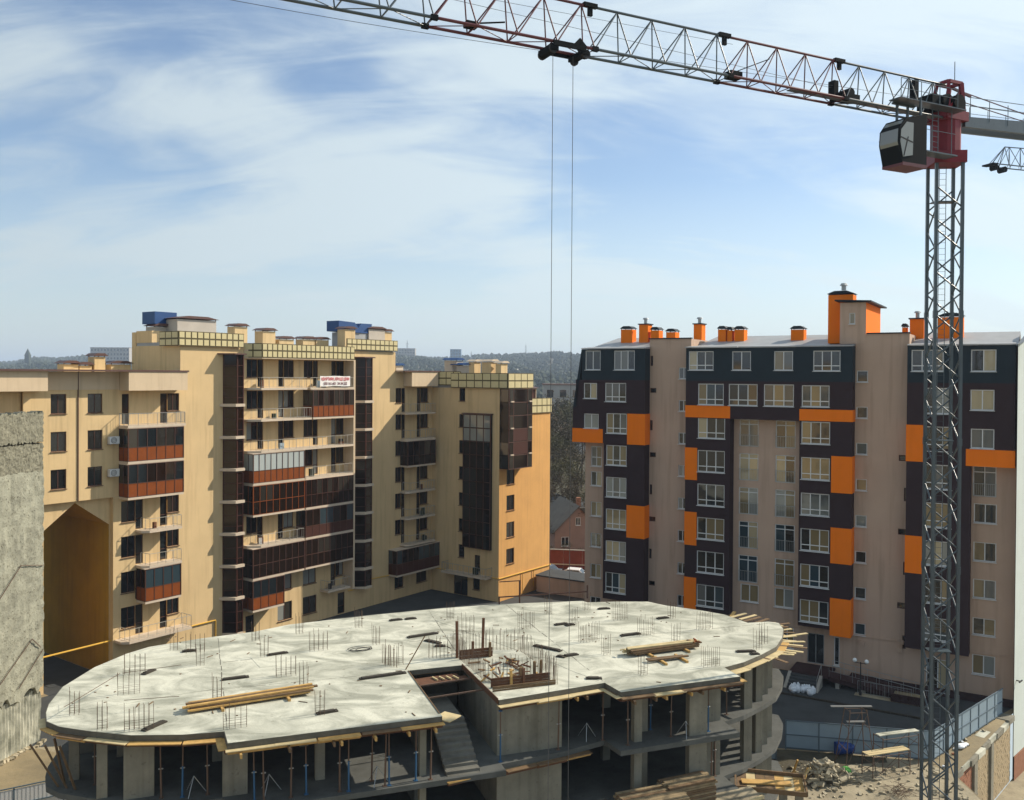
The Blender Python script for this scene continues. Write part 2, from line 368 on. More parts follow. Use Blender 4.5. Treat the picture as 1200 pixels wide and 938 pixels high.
def railing(parent, fr, pts, z0, h=1.0, m=None, step=0.9, bars=0.22, name='railing', r=0.022, fine=0.010):
    """handrail with posts, mid rails and balusters through the plan points"""
    mb = MB()
    for (ax, ay), (bx, by) in zip(pts, pts[1:]):
        L = math.hypot(bx-ax, by-ay); n = max(1, round(L/step))
        P = lambda t, z: fr.p(ax+(bx-ax)*t, ay+(by-ay)*t, z)
        mb.bar(P(0,z0+h), P(1,z0+h), r*1.25); mb.bar(P(0,z0+.12), P(1,z0+.12), r*.8)
        for i in range(n+1): mb.bar(P(i/n,z0), P(i/n,z0+h), r)
        if bars:
            k = max(1, round(L/bars))
            for i in range(k): mb.bar(P((i+.5)/k,z0+.12), P((i+.5)/k,z0+h), fine)
    return mb.build(name, m or M['rail'], parent)

# ================================================================== cream apartment building on the far side of the courtyard
LB = empty('apartment_building', (-24.288, 85.0, 0), math.atan2(.802, .598),
           'cream rendered apartment block with brown balconies, arched passage and blue roof covers behind the slab', 'building')
LG = [M['glassL'], M['glassL'], M['glassR'], M['glassL'], M['glass']]
BR = M['brown']

def quad(mb, a, b, c, d): mb.add([a, b, c, d], [(0,1,2,3)])
def shell(mb, x0, x1, y0, y1, z0, z1, left=True, right=True, back=True, top=True):
    if left: quad(mb, (x0,y1,z0),(x0,y0,z0),(x0,y0,z1),(x0,y1,z1))
    if right: quad(mb, (x1,y0,z0),(x1,y1,z0),(x1,y1,z1),(x1,y0,z1))
    if back: quad(mb, (x1,y1,z0),(x0,y1,z0),(x0,y1,z1),(x1,y1,z1))
    if top: quad(mb, (x0,y0,z1),(x1,y0,z1),(x1,y1,z1),(x0,y1,z1))

def tiles(par, fr, x0, x1, z0, z1, y, n, rows=2, th=0.10, ends=True):
    """cladding band: dark backing with rows of separate cream panels standing proud"""
    c = [fr.p(x0,y,0), fr.p(x1,y,0), fr.p(x1,y+th,0), fr.p(x0,y+th,0)]
    MB().prism([(p[0],p[1]) for p in c], z0, z1).build('cladding_frame', M['tilegrid'], par)
    mb = MB(); w, h = (x1-x0)/n, (z1-z0)/rows
    for i in range(n):
        for j in range(rows):
            a, b = x0+i*w+.07, x0+(i+1)*w-.07; c0, d0 = z0+j*h+.075, z0+(j+1)*h-.075
            o = random.uniform(0.02,0.032)
            cc = [fr.p(a,y-o,0), fr.p(b,y-o,0), fr.p(b,y+.01,0), fr.p(a,y+.01,0)]
            mb.prism([(p[0],p[1]) for p in cc], c0, d0)
    tag(mb.build('cladding_panels', M['tile'], par), kind='stuff')

def balcony(par, fr, x0, x1, z, yf, yw, kind='open', n=4, pm=None, fm=None, gl=None, frac=0.40, H=2.75, bars=0.16, sides=(True,True), mesh=None, chamf=0.0):
    w, d = x1-x0, yw-yf
    mb = MB()
    if chamf: mb.prism([(chamf,0),(w,0),(w,d),(0,d),(0,min(d,chamf))], -.2, 0)
    else: mb.box(0,w,0,d,-.2,0)
    o = mb.build('balcony', M['slabedge'], par, fr.p(x0,yf,z), fr.a)
    if kind == 'open':
        pts = ([(chamf*.9+.05,d),(chamf+.05,.05)] if chamf else [(.05,d),(.05,.05)]) if sides[0] else [(.05,.05)]
        pts += [(w-.05,.05)] + ([(w-.05,d)] if sides[1] else [])
        railing(o, F0, pts, 0, 1.0, mesh or M['rail'], 0.85, bars)
        for _ in range(random.choice((0,1,2,3)) if w > 3 else 1):
            s_ = (random.uniform(.25,.7),random.uniform(.2,.4),random.uniform(.25,.85)); piece('stored_box', o, random.choice([M['black'],M['wooddark'],M['white'],M['fence'],M['woodrust'],M['ever']]), (random.uniform(.6,w-.5),d*random.uniform(.35,.75),s_[2]/2), s_, random.uniform(-.3,.3))
    else:
        fm = fm or BR; gl = gl or [M['glassbrown']]; ph = H*frac
        fb = MB(); t = .05
        faces = [(0.0, w, n)]
        def face(px, L, k, fr2):
            # frame members
            for i in range(k+1):
                xx = L*i/k; c = fr2.p(xx,0.02,0); fb.obox((c[0],c[1],H/2), (t,.07,H-.02), fr2.a)
            for zz in (t/2, ph, H-t/2):
                if zz < .1 and frac == 0: continue
                c = fr2.p(L/2,.02,0); fb.obox((c[0],c[1],zz), (L,.06,t), fr2.a)
            for i in range(k):
                xm = L*(i+.5)/k; ww = L/k - t*.8
                if frac > 0:
                    c = fr2.p(xm,.025,0)
                    piece('lower_panel', o, pm or gl[0], (c[0],c[1],ph/2), (ww,.03,ph-t), fr2.a)
                c = fr2.p(xm,.03,0)
                g = random.choice(gl)
                piece('pane', o, g, (c[0],c[1],(ph+H)/2), (ww,.015,H-ph-t), rot=(random.uniform(-.008,.008),0,fr2.a+random.uniform(-.012,.012)))
        face(0, w, n, F0)
        k = max(1, round(d/0.75))
        if sides[0]: face(0, d, k, Fr(0, d, -math.pi/2))
        if sides[1]: face(0, d, k, Fr(w, 0, math.pi/2))
        fb.build('glazing_frame', fm, o)
        piece('roof_slab', o, M['slabedge'], (w/2,d/2+.02,H+.02), (w+.1,d,.08))
    return o

# ---------- left wing: upper wall, lower wall with the arched passage
holes = []
LW = [(-18.2,-16.95),(-15.2,-13.95)]
for z in (22.2,19.2,16.2):
    for a, b in LW: holes.append((a,b,z,z+1.58))
holes += [(-30,-20.3,21.0,23.98)]
BALF = [21.1 - 3*k for k in range(7)]
for k, z in enumerate(BALF):
    if k in (1,2): continue
    holes.append((-8.0,-6.85,z+1.08,z+2.62)); holes.append((-8.7,-8.0,z+.05,z+2.62))
    if k == 0: holes.append((-12.25,-11.6,z+.05,z+2.62))
    elif z > 1: holes += [(-12.3,-11.0,z+.75,z+2.55),(-11.0,-10.3,z+.05,z+2.55)]
up = [h for h in holes if h[2] >= 15.1]; lo = [h for h in holes if h[2] < 15.1]
mb = MB(); holed(mb, -34, -6.75, 15.1, 25.55, up, 1.5)
shell(mb, -34, -6.76, 1.5, 15, 15.1, 25.55, right=False)
quad(mb, (-34,2.0,15.1),(-34,1.5,15.1),(-6.75,1.5,15.1),(-6.75,2.0,15.1))
mb.build('wall', M['cream'], LB)
mb = MB(); holed(mb, -13.0, -6.75, 0, 15.09, lo, 1.5); quad(mb, (-13.0,2.0,0),(-13.0,1.5,0),(-13.0,1.5,15.09),(-13.0,2.0,15.09))
holed(mb, -34, -18.5, 0, 15.1, [], 2.0); quad(mb, (-13.1,2.0,0),(-13.0,2.0,0),(-13.0,2.0,15.1),(-13.1,2.0,15.1))
mb.add([(-18.5,2,12.95),(-16,2,14.9),(-13.1,2,12.8),(-13.1,2,15.1),(-16,2,15.1),(-18.5,2,15.1)], [(0,1,4,5),(1,2,3,4)])
mb.build('wall', M['cream'], LB)
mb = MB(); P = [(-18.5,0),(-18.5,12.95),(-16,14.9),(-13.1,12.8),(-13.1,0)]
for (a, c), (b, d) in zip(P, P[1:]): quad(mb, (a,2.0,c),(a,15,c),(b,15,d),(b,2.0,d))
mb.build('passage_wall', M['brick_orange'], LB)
for h in holes:
    if h[0] == -30: continue
    door = h[2] % 3 < .3 or (h[1]-h[0]) < .8
    window(LB, F0, h[0], h[1], h[2], h[3], 1.6, BR, LG, 1 if h[1]-h[0] < .8 else 2, 0.36 if door else None, sill=not door, name='balcony_door' if door else 'window')
# loggia with banner at the frame edge
window(LB, F0, -20.95, -20.36, 21.05, 23.7, 2.1, BR, LG, 1, .36, sill=False, name='balcony_door')
balcony(LB, F0, -27, -20.2, 21.0, .3, 1.5, 'open')
# parapet boxes and copings
MB().box(-34,-19.0,.3,1.497,24.05,25.6).build('parapet_box', M['pinkcream'], LB)
MB().box(-12.5,-7.0,.0,1.496,24.02,25.6).build('parapet_box', M['pinkcream'], LB)
MB().box(-34.2,-6.9,-.08,2.2,25.6,25.74).build('coping', M['roofred'], LB)
mb = MB(); mb.box(-16.05,-15.98,1.42,1.5,15.1,25.55); mb.build('movement_joint', BR, LB)
MB().box(-18.98,-12.52,1.44,1.497,24.1,25.58).build('parapet_band', M['pinkcream'], LB)
# balcony stack of the left wing
balcony(LB, F0, -12.5, -7.1, 21.1, .1, 1.5, 'open', bars=.14, mesh=M['metal'])
for z in (18.1, 15.1):
    balcony(LB, F0, -12.5, -7.3, z, .1, 1.5, 'glazed', 6, M['panel'], gl=[M['glassbrown'],M['glass2'],M['glass']], frac=.42)
for z in (12.1, 9.1):
    balcony(LB, F0, -11.0, -7.4, z, .15, 1.5, 'open', bars=0, chamf=.5)
balcony(LB, F0, -10.9, -7.5, 6.1, .15, 1.5, 'glazed', 4, M['panel'], gl=[M['glassbrown'],M['glass2'],M['glass6']], frac=.42)
balcony(LB, F0, -12.9, -6.5, 3.1, .0, 1.5, 'open', bars=0, chamf=.5)

# ---------- tall tower
TZ = [24.14 - 3*k for k in range(8)]
holes = []; kinds = []
cols = [(.35,2.3,'R'),(4.1,6.05,'L'),(7.3,9.2,'R'),(11.0,12.8,'L')]
glz = {1:(2,3), 3:(0,1), 4:(0,1,2,3), 5:(2,3), 6:(0,1,2,3)}
for k, z in enumerate(TZ):
    for i, (a, b, s) in enumerate(cols):
        if i in glz.get(k, ()): continue
        if k == 7:
            if i == 0: continue
            if i < 3: holes.append((a,b-.2,z+.85,z+2.6)); kinds.append('w'); continue
        w = .68
        da, db = (b-w, b) if s == 'R' else (a, a+w)
        wa, wb = (a, b-w) if s == 'R' else (a+w, b)
        holes.append((wa,wb,z+1.0,z+2.72)); kinds.append('w')
        holes.append((da,db,z+.06,z+2.72)); kinds.append('d')
for a, b in ((4.1,5.9),(7.3,9.1)): holes.append((a,b,.95,2.75)); kinds.append('w')
holes.append((12.0,13.0,.05,2.3)); kinds.append('d'); holes.append((.3,1.3,.05,2.3)); kinds.append('d')
mb = MB(); holed(mb, -6.75, 20.55, 0, 28.0, holes, 1.5); shell(mb, -6.75, 20.55, 1.5, 8.6, 0, 28.0)
mb.build('wall', M['cream'], LB)
for h, k in zip(holes, kinds):
    window(LB, F0, h[0], h[1], h[2], h[3], 1.6, BR, LG + [M['glass3']], 1 if k == 'd' else 2, .36 if k == 'd' else None, sill=k == 'w', name='balcony_door' if k == 'd' else 'window')
MB().box(12.85,13.1,.1,1.5,2.9,27.0).build('side_wall', M['pinkcream'], LB)
# tower cladding bands and copings
tiles(LB, F0, -7.1, -.2, 27.94, 29.25, 1.2, 11); tiles(LB, Fr(-7.1,4.2,-math.pi/2), 0, 2.9, 27.94, 29.25, 0, 3)
tiles(LB, F0, 1.0, 12.85, 27.03, 28.39, 0.0, 20); tiles(LB, Fr(0.0,1.5,-math.atan2(1.5,1.0)), 0, 1.8, 27.03, 28.39, 0, 2)
tiles(LB, F0, 12.9, 20.6, 28.1, 29.3, 1.2, 11)
MB().prism([(1.0,.03),(12.83,.03),(12.83,1.49),(0,1.49)], 26.93, 28.36).build('parapet_box', M['pinkcream'], LB)
MB().box(-6.7,20.5,1.55,8.55,28.002,28.3).build('roof', M['roofgrey'], LB)
# tower side returns above the lower roof
MB().box(-6.745,-1.0,6.0,8.58,28.3,29.4).build('stair_head', M['cream'], LB)
MB().box(-6.76,-6.2,8.62,9.3,25.6,29.3).build('stair_head', M['cream'], LB)

# tower balconies
FRM = [M['glassbrown'], M['glass'], M['glass2']]
pan = M['panel']; pan2 = M['panel2']
b0 = balcony(LB, F0, 0, 6.5, TZ[0], .0, 1.5, 'open', bars=.55, chamf=.9)
balcony(LB, F0, 6.9, 12.8, TZ[0], .0, 1.5, 'open', bars=.55, sides=(False,False))
balcony(LB, F0, 0, 7.1, TZ[1], .0, 1.5, 'open', bars=.4, chamf=.9)
balcony(LB, F0, 7.25, 12.8, TZ[1], .0, 1.5, 'glazed', 8, pan, gl=[M['glass2'],M['glassbrown']], frac=.42, sides=(True,False))
balcony(LB, F0, 0, 12.8, TZ[2], .0, 1.5, 'open', bars=.5, chamf=.9, sides=(True,False))
balcony(LB, F0, 0, 6.2, TZ[3], .0, 1.5, 'glazed', 9, pan, gl=[M['glass5']], frac=.42)
balcony(LB, F0, 6.4, 12.8, TZ[3], .1, 1.5, 'open', bars=.45, sides=(True,False))
balcony(LB, F0, 0, 6.2, TZ[4], .0, 1.5, 'glazed', 8, M['glassbrown'], fm=M['panel'], gl=[M['glassbrown'],M['glassbrown'],M['glass2']], frac=.45)
balcony(LB, F0, 6.4, 12.8, TZ[4], .05, 1.5, 'glazed', 9, M['glassbrown'], fm=M['panel2'], gl=[M['glassbrown'],M['glass2']], frac=.45, sides=(True,False))
balcony(LB, F0, 0, 6.2, TZ[5], .0, 1.5, 'open', bars=.5, chamf=.9)
balcony(LB, F0, 6.4, 12.8, TZ[5], .05, 1.5, 'glazed', 7, pan2, gl=[M['glassbrown'],M['glass6'],M['glass']], frac=.40, sides=(True,False))
balcony(LB, F0, 0, 6.2, TZ[6], .0, 1.5, 'glazed', 8, M['glassbrown'], gl=[M['glassbrown'],M['glass']], frac=.45)
balcony(LB, F0, 6.4, 12.8, TZ[6], .05, 1.5, 'glazed', 8, M['glassbrown'], gl=[M['glassbrown'],M['glass2']], frac=.45, sides=(True,False))
balcony(LB, F0, 0, 3.7, TZ[7], .0, 1.5, 'glazed', 4, pan, gl=FRM, frac=.42)
balcony(LB, F0, 9.6, 12.7, TZ[7], .3, 1.5, 'open', bars=.4)
# door canopy strips and the yellow gas pipe
mb = MB(); rz = 3.05
mb.bar((-34,1.75,rz-.1),(-12.95,1.75,rz),.07,6); mb.bar((-6.6,1.38,2.7),(-3.1,1.38,2.7),.06,6); mb.bar((-3.1,1.38,2.7),(-3.1,1.38,.1),.06,6)
mb.bar((13.4,1.4,2.3),(16.5,1.4,2.3),.05,6); mb.bar((16.5,1.4,2.3),(16.5,1.4,3.0),.05,6); mb.bar((16.5,1.4,3.0),(26.7,1.4,2.65),.05,6)
mb.bar((26.7,1.4,2.65),(26.7,-8.7,2.65),.05,6); mb.bar((26.7,-8.72,2.65),(37.0,-8.72,2.6),.06,6); mb.bar((33.4,-8.72,2.6),(33.4,-8.72,.6),.045,6); mb.bar((31.2,-8.72,2.6),(31.2,-8.72,.2),.045,6)
mb.build('gas_pipe', M['pipe'], LB)

# ---------- stair bays
def stair_bay(pts, zb, zt, z0):
    o = MB().prism(pts, zb, zt).build('stair_bay', M['glassbrown'], LB)
    cx = sum(p[0] for p in pts)/len(pts)
    mb = MB()
    for p in (pts[0], pts[1], pts[2]): mb.box(p[0]-.05,p[0]+.05,p[1]-.06,p[1]+.04,zb,zt)
    z = zt
    while z > zb:
        for (p, q) in ((pts[0],pts[1]),(pts[1],pts[2])): mb.bar((p[0],p[1]-.03,z),(q[0],q[1]-.03,z),.035)
        z -= 1.0
    mb.build('mullion', M['panel2'], o)
    z = z0
    while z > zb + .3:
        ex = [(cx+(x-cx)*1.12-(.3 if x < cx else 0), 1.5 if y > 1.4 else y-.24) for x, y in pts]
        piece_m = MB().prism(ex, z-.13, z+.13).build('floor_strip', M['slabedge'], o); z -= 3
    MB().prism([(cx+(x-cx)*1.25-(.45 if x < cx else 0), 1.5 if y > 1.4 else y-.35) for x, y in pts], zt, zt+.12).build('canopy', M['roofred'], o)
    MB().prism([(cx+(x-cx)*1.1, 1.5 if y > 1.4 else y-.08) for x, y in pts], zb-.25, zb).build('base_strip', M['slabedge'], o)
stair_bay([(-2.25,1.5),(-1.45,.5),(-.8,.5),(-.8,1.5)], 1.3, 27.25, 22.55)
stair_bay([(14.1,1.5),(15.0,.5),(15.9,.5),(15.9,1.5)], 2.6, 27.25, 22.55)

# ---------- right wing
holes = []; kinds = []
for k in range(8):
    z = 21.15 - 3*k
    if k == 6: continue
    top = z + 2.8
    if z < 1:
        holes += [(20.6,22.05,z+1.0,z+2.45),(24.2,26.0,z+1.0,z+2.45)]; kinds += ['w','w']; continue
    holes += [(20.62,21.6,top-1.68,top),(21.6,22.2,z+.05,top),(24.15,24.75,z+.05,top),(24.75,26.1,top-1.68,top)]; kinds += ['w','d','d','w']
mb = MB(); holed(mb, 20.56, 26.8, 0, 25.8, holes, 1.5); shell(mb, 20.56, 26.8, 1.5, 15, 0, 25.8, left=False)
mb.build('wall', M['cream'], LB)
for h, k in zip(holes, kinds):
    window(LB, F0, h[0], h[1], h[2], h[3], 1.6, BR, LG, 1 if k == 'd' else 2, .36 if k == 'd' else None, sill=k == 'w', name='balcony_door' if k == 'd' else 'window')
MB().box(21.9,26.4,.2,1.497,24.15,25.82).build('parapet_box', M['pinkcream'], LB)
MB().box(20.6,26.85,.1,2.2,25.82,25.95).build('coping', M['roofred'], LB)
for z in (21.15,18.15,12.15,9.15,6.15):
    balcony(LB, F0, 21.4, 26.1, z, .3, 1.49, 'open', bars=.4, chamf=.4)
balcony(LB, F0, 21.4, 26.1, 15.15, .3, 1.49, 'glazed', 5, M['glassbrown'], gl=[M['glassbrown'],M['glass2']], frac=.4)
balcony(LB, F0, 19.6, 26.75, 3.0, .2, 1.49, 'glazed', 8, pan2, gl=[M['glassbrown'],M['glass'],M['glass6']], frac=.45)

# ---------- projecting end block
FL = Fr(26.8, 1.5, -math.pi/2); FB = Fr(26.8, -8.6, 0)
holes = []
for k in range(8):
    t = 23.97 - 3.02*k
    if t > 2.9: holes.append((4.2,5.08,t-1.5,t))
holes += [(6.4,7.4,.9,2.4),(6.6,7.4,4.0-1.0,4.9)]
mb = MB(); holed(mb, 0, 10.1, 0, 24.0, holes+[(3.5,5.6,0.0,2.5)], 0.0, .16)
me_o = mb.build('wall', M['cream'], LB, (26.8,1.5,0), -math.pi/2)
for h in holes: window(LB, FL, h[0], h[1], h[2], h[3], .1, BR, LG, 1)
window(LB, FL, 3.5, 5.6, 0.02, 2.5, .1, BR, [M['glass']], 2, sill=False, name='entrance_door')
holes = [(1.4,2.9,t-1.75,t) for t in (14.8,11.82,8.75,5.72)]
mb = MB(); holed(mb, 0, 10.1, 0, 21.0, holes, 0.0, .16)
holed(mb, 0, 6.0, 21.0, 24.0, [], 0.0)
quad(mb, (10.1,0,0),(10.1,12,0),(10.1,12,21.0),(10.1,0,21.0)); quad(mb, (6,0,21.0),(6,12,21.0),(6,12,25.6),(6,0,25.6))
quad(mb, (6,.1,21.3),(10.1,.1,21.3),(10.1,12,21.3),(6,12,21.3)); quad(mb, (0,0,24),(6,0,24),(6,12,24),(0,12,24))
quad(mb, (10.1,12,0),(0,12,0),(0,12,24),(10.1,12,24))
mb.build('wall', M['ochre'], LB, (26.8,-8.6,0))
for h in holes: window(LB, FB, h[0], h[1], h[2], h[3], .1, BR, LG, 2)
# enclosed brown glazed column on the shaded side
o = MB().prism([FL.p(x,y,0)[:2] for x, y in ((5.1,-.3),(9.1,-.3),(9.1,0),(5.1,0))], 5.7, 21.0).build('glazed_column', M['glassbrown'], LB)
for k in range(5):
    zz = 5.75 + 3.05*k
    for i in range(4):
        gm = M['glass3'] if k == 4 else random.choice([M['glassbrown'],M['glassbrown'],M['glassL']])
        for r in (0,1):
            c = FL.p(5.62+i*.99,-.33,0); piece('pane', o, gm, (c[0],c[1],zz+.75+1.52*r), (.9,.03,1.4), FL.a + random.uniform(-.01,.01))
mb = MB()
for i in range(5): c = FL.p(5.12+i*.99,-.35,0); mb.box(c[0]-.04,c[0]+.03,c[1]-.04,c[1]+.04,5.7,21.0)
for k in range(11): c = FL.p(5.1,-.35,0); d = FL.p(9.1,-.35,0); mb.bar((c[0],c[1],5.75+1.52*k),(d[0],d[1],5.75+1.52*k),.04)
mb.build('mullion', M['brown'], o); 
c = FL.p(7.1,-.25,0); piece('canopy', o, M['roofred'], (c[0],c[1],21.08), (4.2,.6,.12), FL.a)
balcony(LB, FL, 2.6, 9.2, 2.75, -1.2, 0, 'open', bars=.3, mesh=M['metal'])
# corner glass bay
o = MB().box(26.78,31.2,-9.9,-8.62,15.0,23.95).build('corner_bay', M['glassbrown'], LB)
for k in range(6):
    z = 15.05 + 1.49*k
    for i, (a, b) in enumerate(((26.95,27.6),(27.65,30.3),(30.35,31.1))):
        piece('pane', o, random.choice([M['glassbrown'],M['glassbrown'],M['panel2'] if i == 1 else M['glassR']]), ((a+b)/2,-9.93,z+.72), (b-a,.03,1.36), rot=(0,0,random.uniform(-.01,.01)))
    piece('side_pane', o, random.choice([M['glassbrown'],M['glass']]), (26.75,-9.26,z+.72), (.03,1.2,1.36))
mb = MB()
for k in range(7): mb.box(26.74,31.23,-9.96,-9.9,15.0+1.49*k-.04,15.0+1.49*k+.04)
for x in (26.78,27.62,30.32,31.18): mb.box(x-.045,x+.045,-9.965,-9.9,15.0,23.95)
mb.build('mullion', M['brown'], o)
for k in (1,3,5):
    for x in (27.3,30.8): piece('floor_strip', o, M['slabedge'], (x,-10.0,15.0+1.49*k+.08), (.55,.16,.14))
tiles(LB, FL, .2, 4.6, 24.3, 25.9, -.25, 4); tiles(LB, FL, 3.2, 11.45, 24.02, 25.72, -.35, 7); tiles(LB, F0, 26.5, 31.3, 24.02, 25.72, -10.02, 4)
tiles(LB, F0, 32.8, 36.95, 21.02, 22.8, -8.75, 4)
MB().box(26.9,31.2,-9.9,3,23.99,25.0).build('roof', M['roofgrey'], LB)
# brown terrace pavilion behind the lower parapet
o = MB().box(33.0,36.8,-6.5,2,21.3,24.0).build('terrace_pavilion', M['panel2'], LB)
mb = MB(); 
for i in range(5): mb.box(33.0+i*.93-.05,33.0+i*.93+.05,-6.6,-6.5,21.3,23.9)
mb.box(32.9,36.9,-6.62,-6.5,23.8,23.95); mb.build('mullion', M['greyplaster'], o)
MB().prism_x([(-7.0,23.95),(-2,25.0),(2.4,23.95)], 32.8, 37.0).build('roof', M['roofred'], o)

# ---------- roof furniture
def stack(par, x, y, z0, z1, w, d, m, cap=None, over=.22, gable=True, name='chimney'):
    o = MB().box(x-w/2,x+w/2,y-d/2,y+d/2,z0,z1).build(name, m, par)
    mb = MB()
    a, b = w/2+over, d/2+over
    if gable: mb.prism_y([(x-a,z1+.10),(x+a,z1+.10),(x+a*.45,z1+.34),(x-a*.45,z1+.34)][::-1], y-b, y+b)
    else: mb.box(x-a,x+a,y-b,y+b,z1+.08,z1+.2)
    for sx in (-1,1):
        for sy in (-1,1): mb.box(x+sx*(w/2-.05)-.03,x+sx*(w/2-.05)+.03,y+sy*(d/2-.05)-.03,y+sy*(d/2-.05)+.03,z1,z1+.12)
    mb.build('cap', cap or M['roofred'], o)
    return o
G = M['greyplaster']
stack(LB, -5.0, 7.5, 28.3, 29.8, 2.0, 1.4, G); stack(LB, -2.6, 6.2, 28.3, 30.55, 4.2, 2.2, G)
stack(LB, 2.6, 6, 28.3, 30.15, 1.5, 1.2, M['cream']); stack(LB, 6.0, 6, 28.3, 29.85, 1.6, 1.3, M['cream']); stack(LB, 8.3, 6, 28.3, 29.1, 1.9, 1.2, M['cream'])
stack(LB, 11.3, 6, 28.3, 29.2, 1.6, 1.2, M['cream']); stack(LB, 13.2, 6, 28.3, 29.2, 1.8, 1.2, M['cream'])
stack(LB, 15.4, 4, 28.3, 30.4, 1.5, 1.2, M['cream']); stack(LB, 21.3, 6, 28.3, 30.7, 2.6, 1.6, G); stack(LB, 23.3, 6, 25.9, 30.5, 1.3, 1.2, M['cream'])
MB().box(16.2,19.9,5.4,7.2,28.3,30.2).build('vent_housing', M['roofgrey'], LB)
mb = MB(); mb.prism_y([(15.4,30.3),(18.9,30.2),(17.8,31.35),(15.4,31.45)], 5.2, 7.2); mb.build('sheet_cover', M['blue'], LB)
mb = MB(); mb.prism_y([(18.0,30.2),(20.3,30.2),(20.6,31.3),(18.9,31.3)], 5.3, 7.1); mb.build('sheet_cover', M['blue'], LB)
mb = MB(); mb.box(-5.9,-3.6,6.9,9,30.1,31.25); mb.build('sheet_cover', M['blue'], LB)
for x, y, z1, w in ((-13.5,8,26.2,1.3),(-12.2,8,26.1,1.1),(-10.9,8,26.9,1.0),(-8.9,8,26.25,1.9)): stack(LB, x, y, 25.55, z1, w, 1.1, M['cream'])
for y, z1, w, bl in ((5.9,26.5,1.6,1),(0.9,27.2,1.9,1),(-.7,26.6,2.6,1),(-2.4,27.0,.8,0),(-4.6,27.0,1.4,0),(-6.4,26.8,.8,0)):
    stack(LB, 30.0 if y < 5 else 25, y, 23.9, z1, 1.2, w, G if bl else M['cream'], M['blue'] if bl else M['slabedge'])

# ---------- things fixed to the facade
def ac_unit(x, z, label, y=1.1):
    w = LB.matrix_basis if False else None
    a = LB.rotation_euler.z; c, s = math.cos(a), math.sin(a)
    o = empty('air_conditioner', (LB.location.x + x*c - y*s, LB.location.y + x*s + y*c, z), a, label, 'air conditioner', 'air conditioners on the cream wall')
    MB().box(-.42,.42,-.18,.18,0,.6).build('casing', M['white'], o)
    mb = MB(); 
    for i in range(16): t, u = 2*math.pi*i/16, 2*math.pi*(i+1)/16; mb.bar((-.08+.23*math.cos(t),-.19,.3+.23*math.sin(t)),(-.08+.23*math.cos(u),-.19,.3+.23*math.sin(u)),.02)
    for r in (.08,.15): 
        for i in range(12): t, u = 2*math.pi*i/12, 2*math.pi*(i+1)/12; mb.bar((-.08+r*math.cos(t),-.19,.3+r*math.sin(t)),(-.08+r*math.cos(u),-.19,.3+r*math.sin(u)),.012)
    mb.build('fan_grille', M['black'], o)
    MB().box(-.35,-.29,-.1,.4,-.06,0).box(.29,.35,-.1,.4,-.06,0).build('bracket', M['metal'], o)
ac_unit(-13.2, 19.6, 'upper of two white air conditioners beside the glazed balconies of the left wing')
ac_unit(-13.2, 16.9, 'lower of two white air conditioners beside the glazed balconies of the left wing')

def text_mesh(body, size, m, parent, loc, rot, name='lettering', sx=1.0):
    cu = bpy.data.curves.new(name, 'FONT'); cu.body = body; cu.size = size; cu.align_x = 'CENTER'; cu.align_y = 'CENTER'; cu.resolution_u = 2; cu.offset = 0.012
    t = bpy.data.objects.new(name, cu); COL.objects.link(t)
    dg = bpy.context.evaluated_depsgraph_get(); me = bpy.data.meshes.new_from_object(t.evaluated_get(dg))
    bpy.data.objects.remove(t); me.materials.clear(); me.materials.append(m)
    o = put(name, me, parent, loc); o.rotation_euler = rot; o.scale = (sx,1,1); return o
def banner(x0, x1, z0, z1, y, label, lines):
    a = LB.rotation_euler.z; c, s = math.cos(a), math.sin(a); x = (x0+x1)/2
    w, h = x1-x0, z1-z0
    mb = MB(); n = 10
    vs = []
    for i in range(n+1):
        for j in (0,1): vs.append((-w/2+w*i/n, .015*math.sin(i*1.9)-.01, j*h - (.02*math.sin(i*math.pi/n*3))))
    vs2 = [(p[0],p[1]+.02,p[2]) for p in vs]; k = len(vs)
    fs = [(2*i,2*i+2,2*i+3,2*i+1) for i in range(n)] + [(k+2*i,k+2*i+1,k+2*i+3,k+2*i+2) for i in range(n)]
    fs += [(2*i,k+2*i,k+2*i+2,2*i+2) for i in range(n)] + [(2*i+1,2*i+3,k+2*i+3,k+2*i+1) for i in range(n)] + [(0,1,k+1,k),(2*n,k+2*n,k+2*n+1,2*n+1)]
    o = mb.add(vs+vs2, fs).build('banner', M['bannercloth'], None, (LB.location.x + x*c - y*s, LB.location.y + x*s + y*c, z0), a)
    tag(o, label, 'banner', 'sales banners on balcony rails')
    for body, size, zc, m, dx, sx in lines: text_mesh(body, size, m, o, (dx,-.045,zc), (math.pi/2,0,0), sx=sx)
banner(8.05, 12.15, 24.25, 25.3, -.10, 'white two line red lettered banner on the top balcony rail of the tower',
       [('КВАРТИРИ, КРАЩІ ЦІНИ', .40, .73, M['redprint'], 0, .78), ('050 161-401  34 34 222', .37, .27, M['greyprint'], 0, .88)])
banner(-24.6, -20.5, 21.0, 22.05, .22, 'white banner seen just over the rough concrete wall at the frame edge',
       [('КВАРТИР', .52, .55, M['redprint'], .95, .85), ('ПРОДАЖ', .52, .55, M['greyprint'], -1.1, .8)])

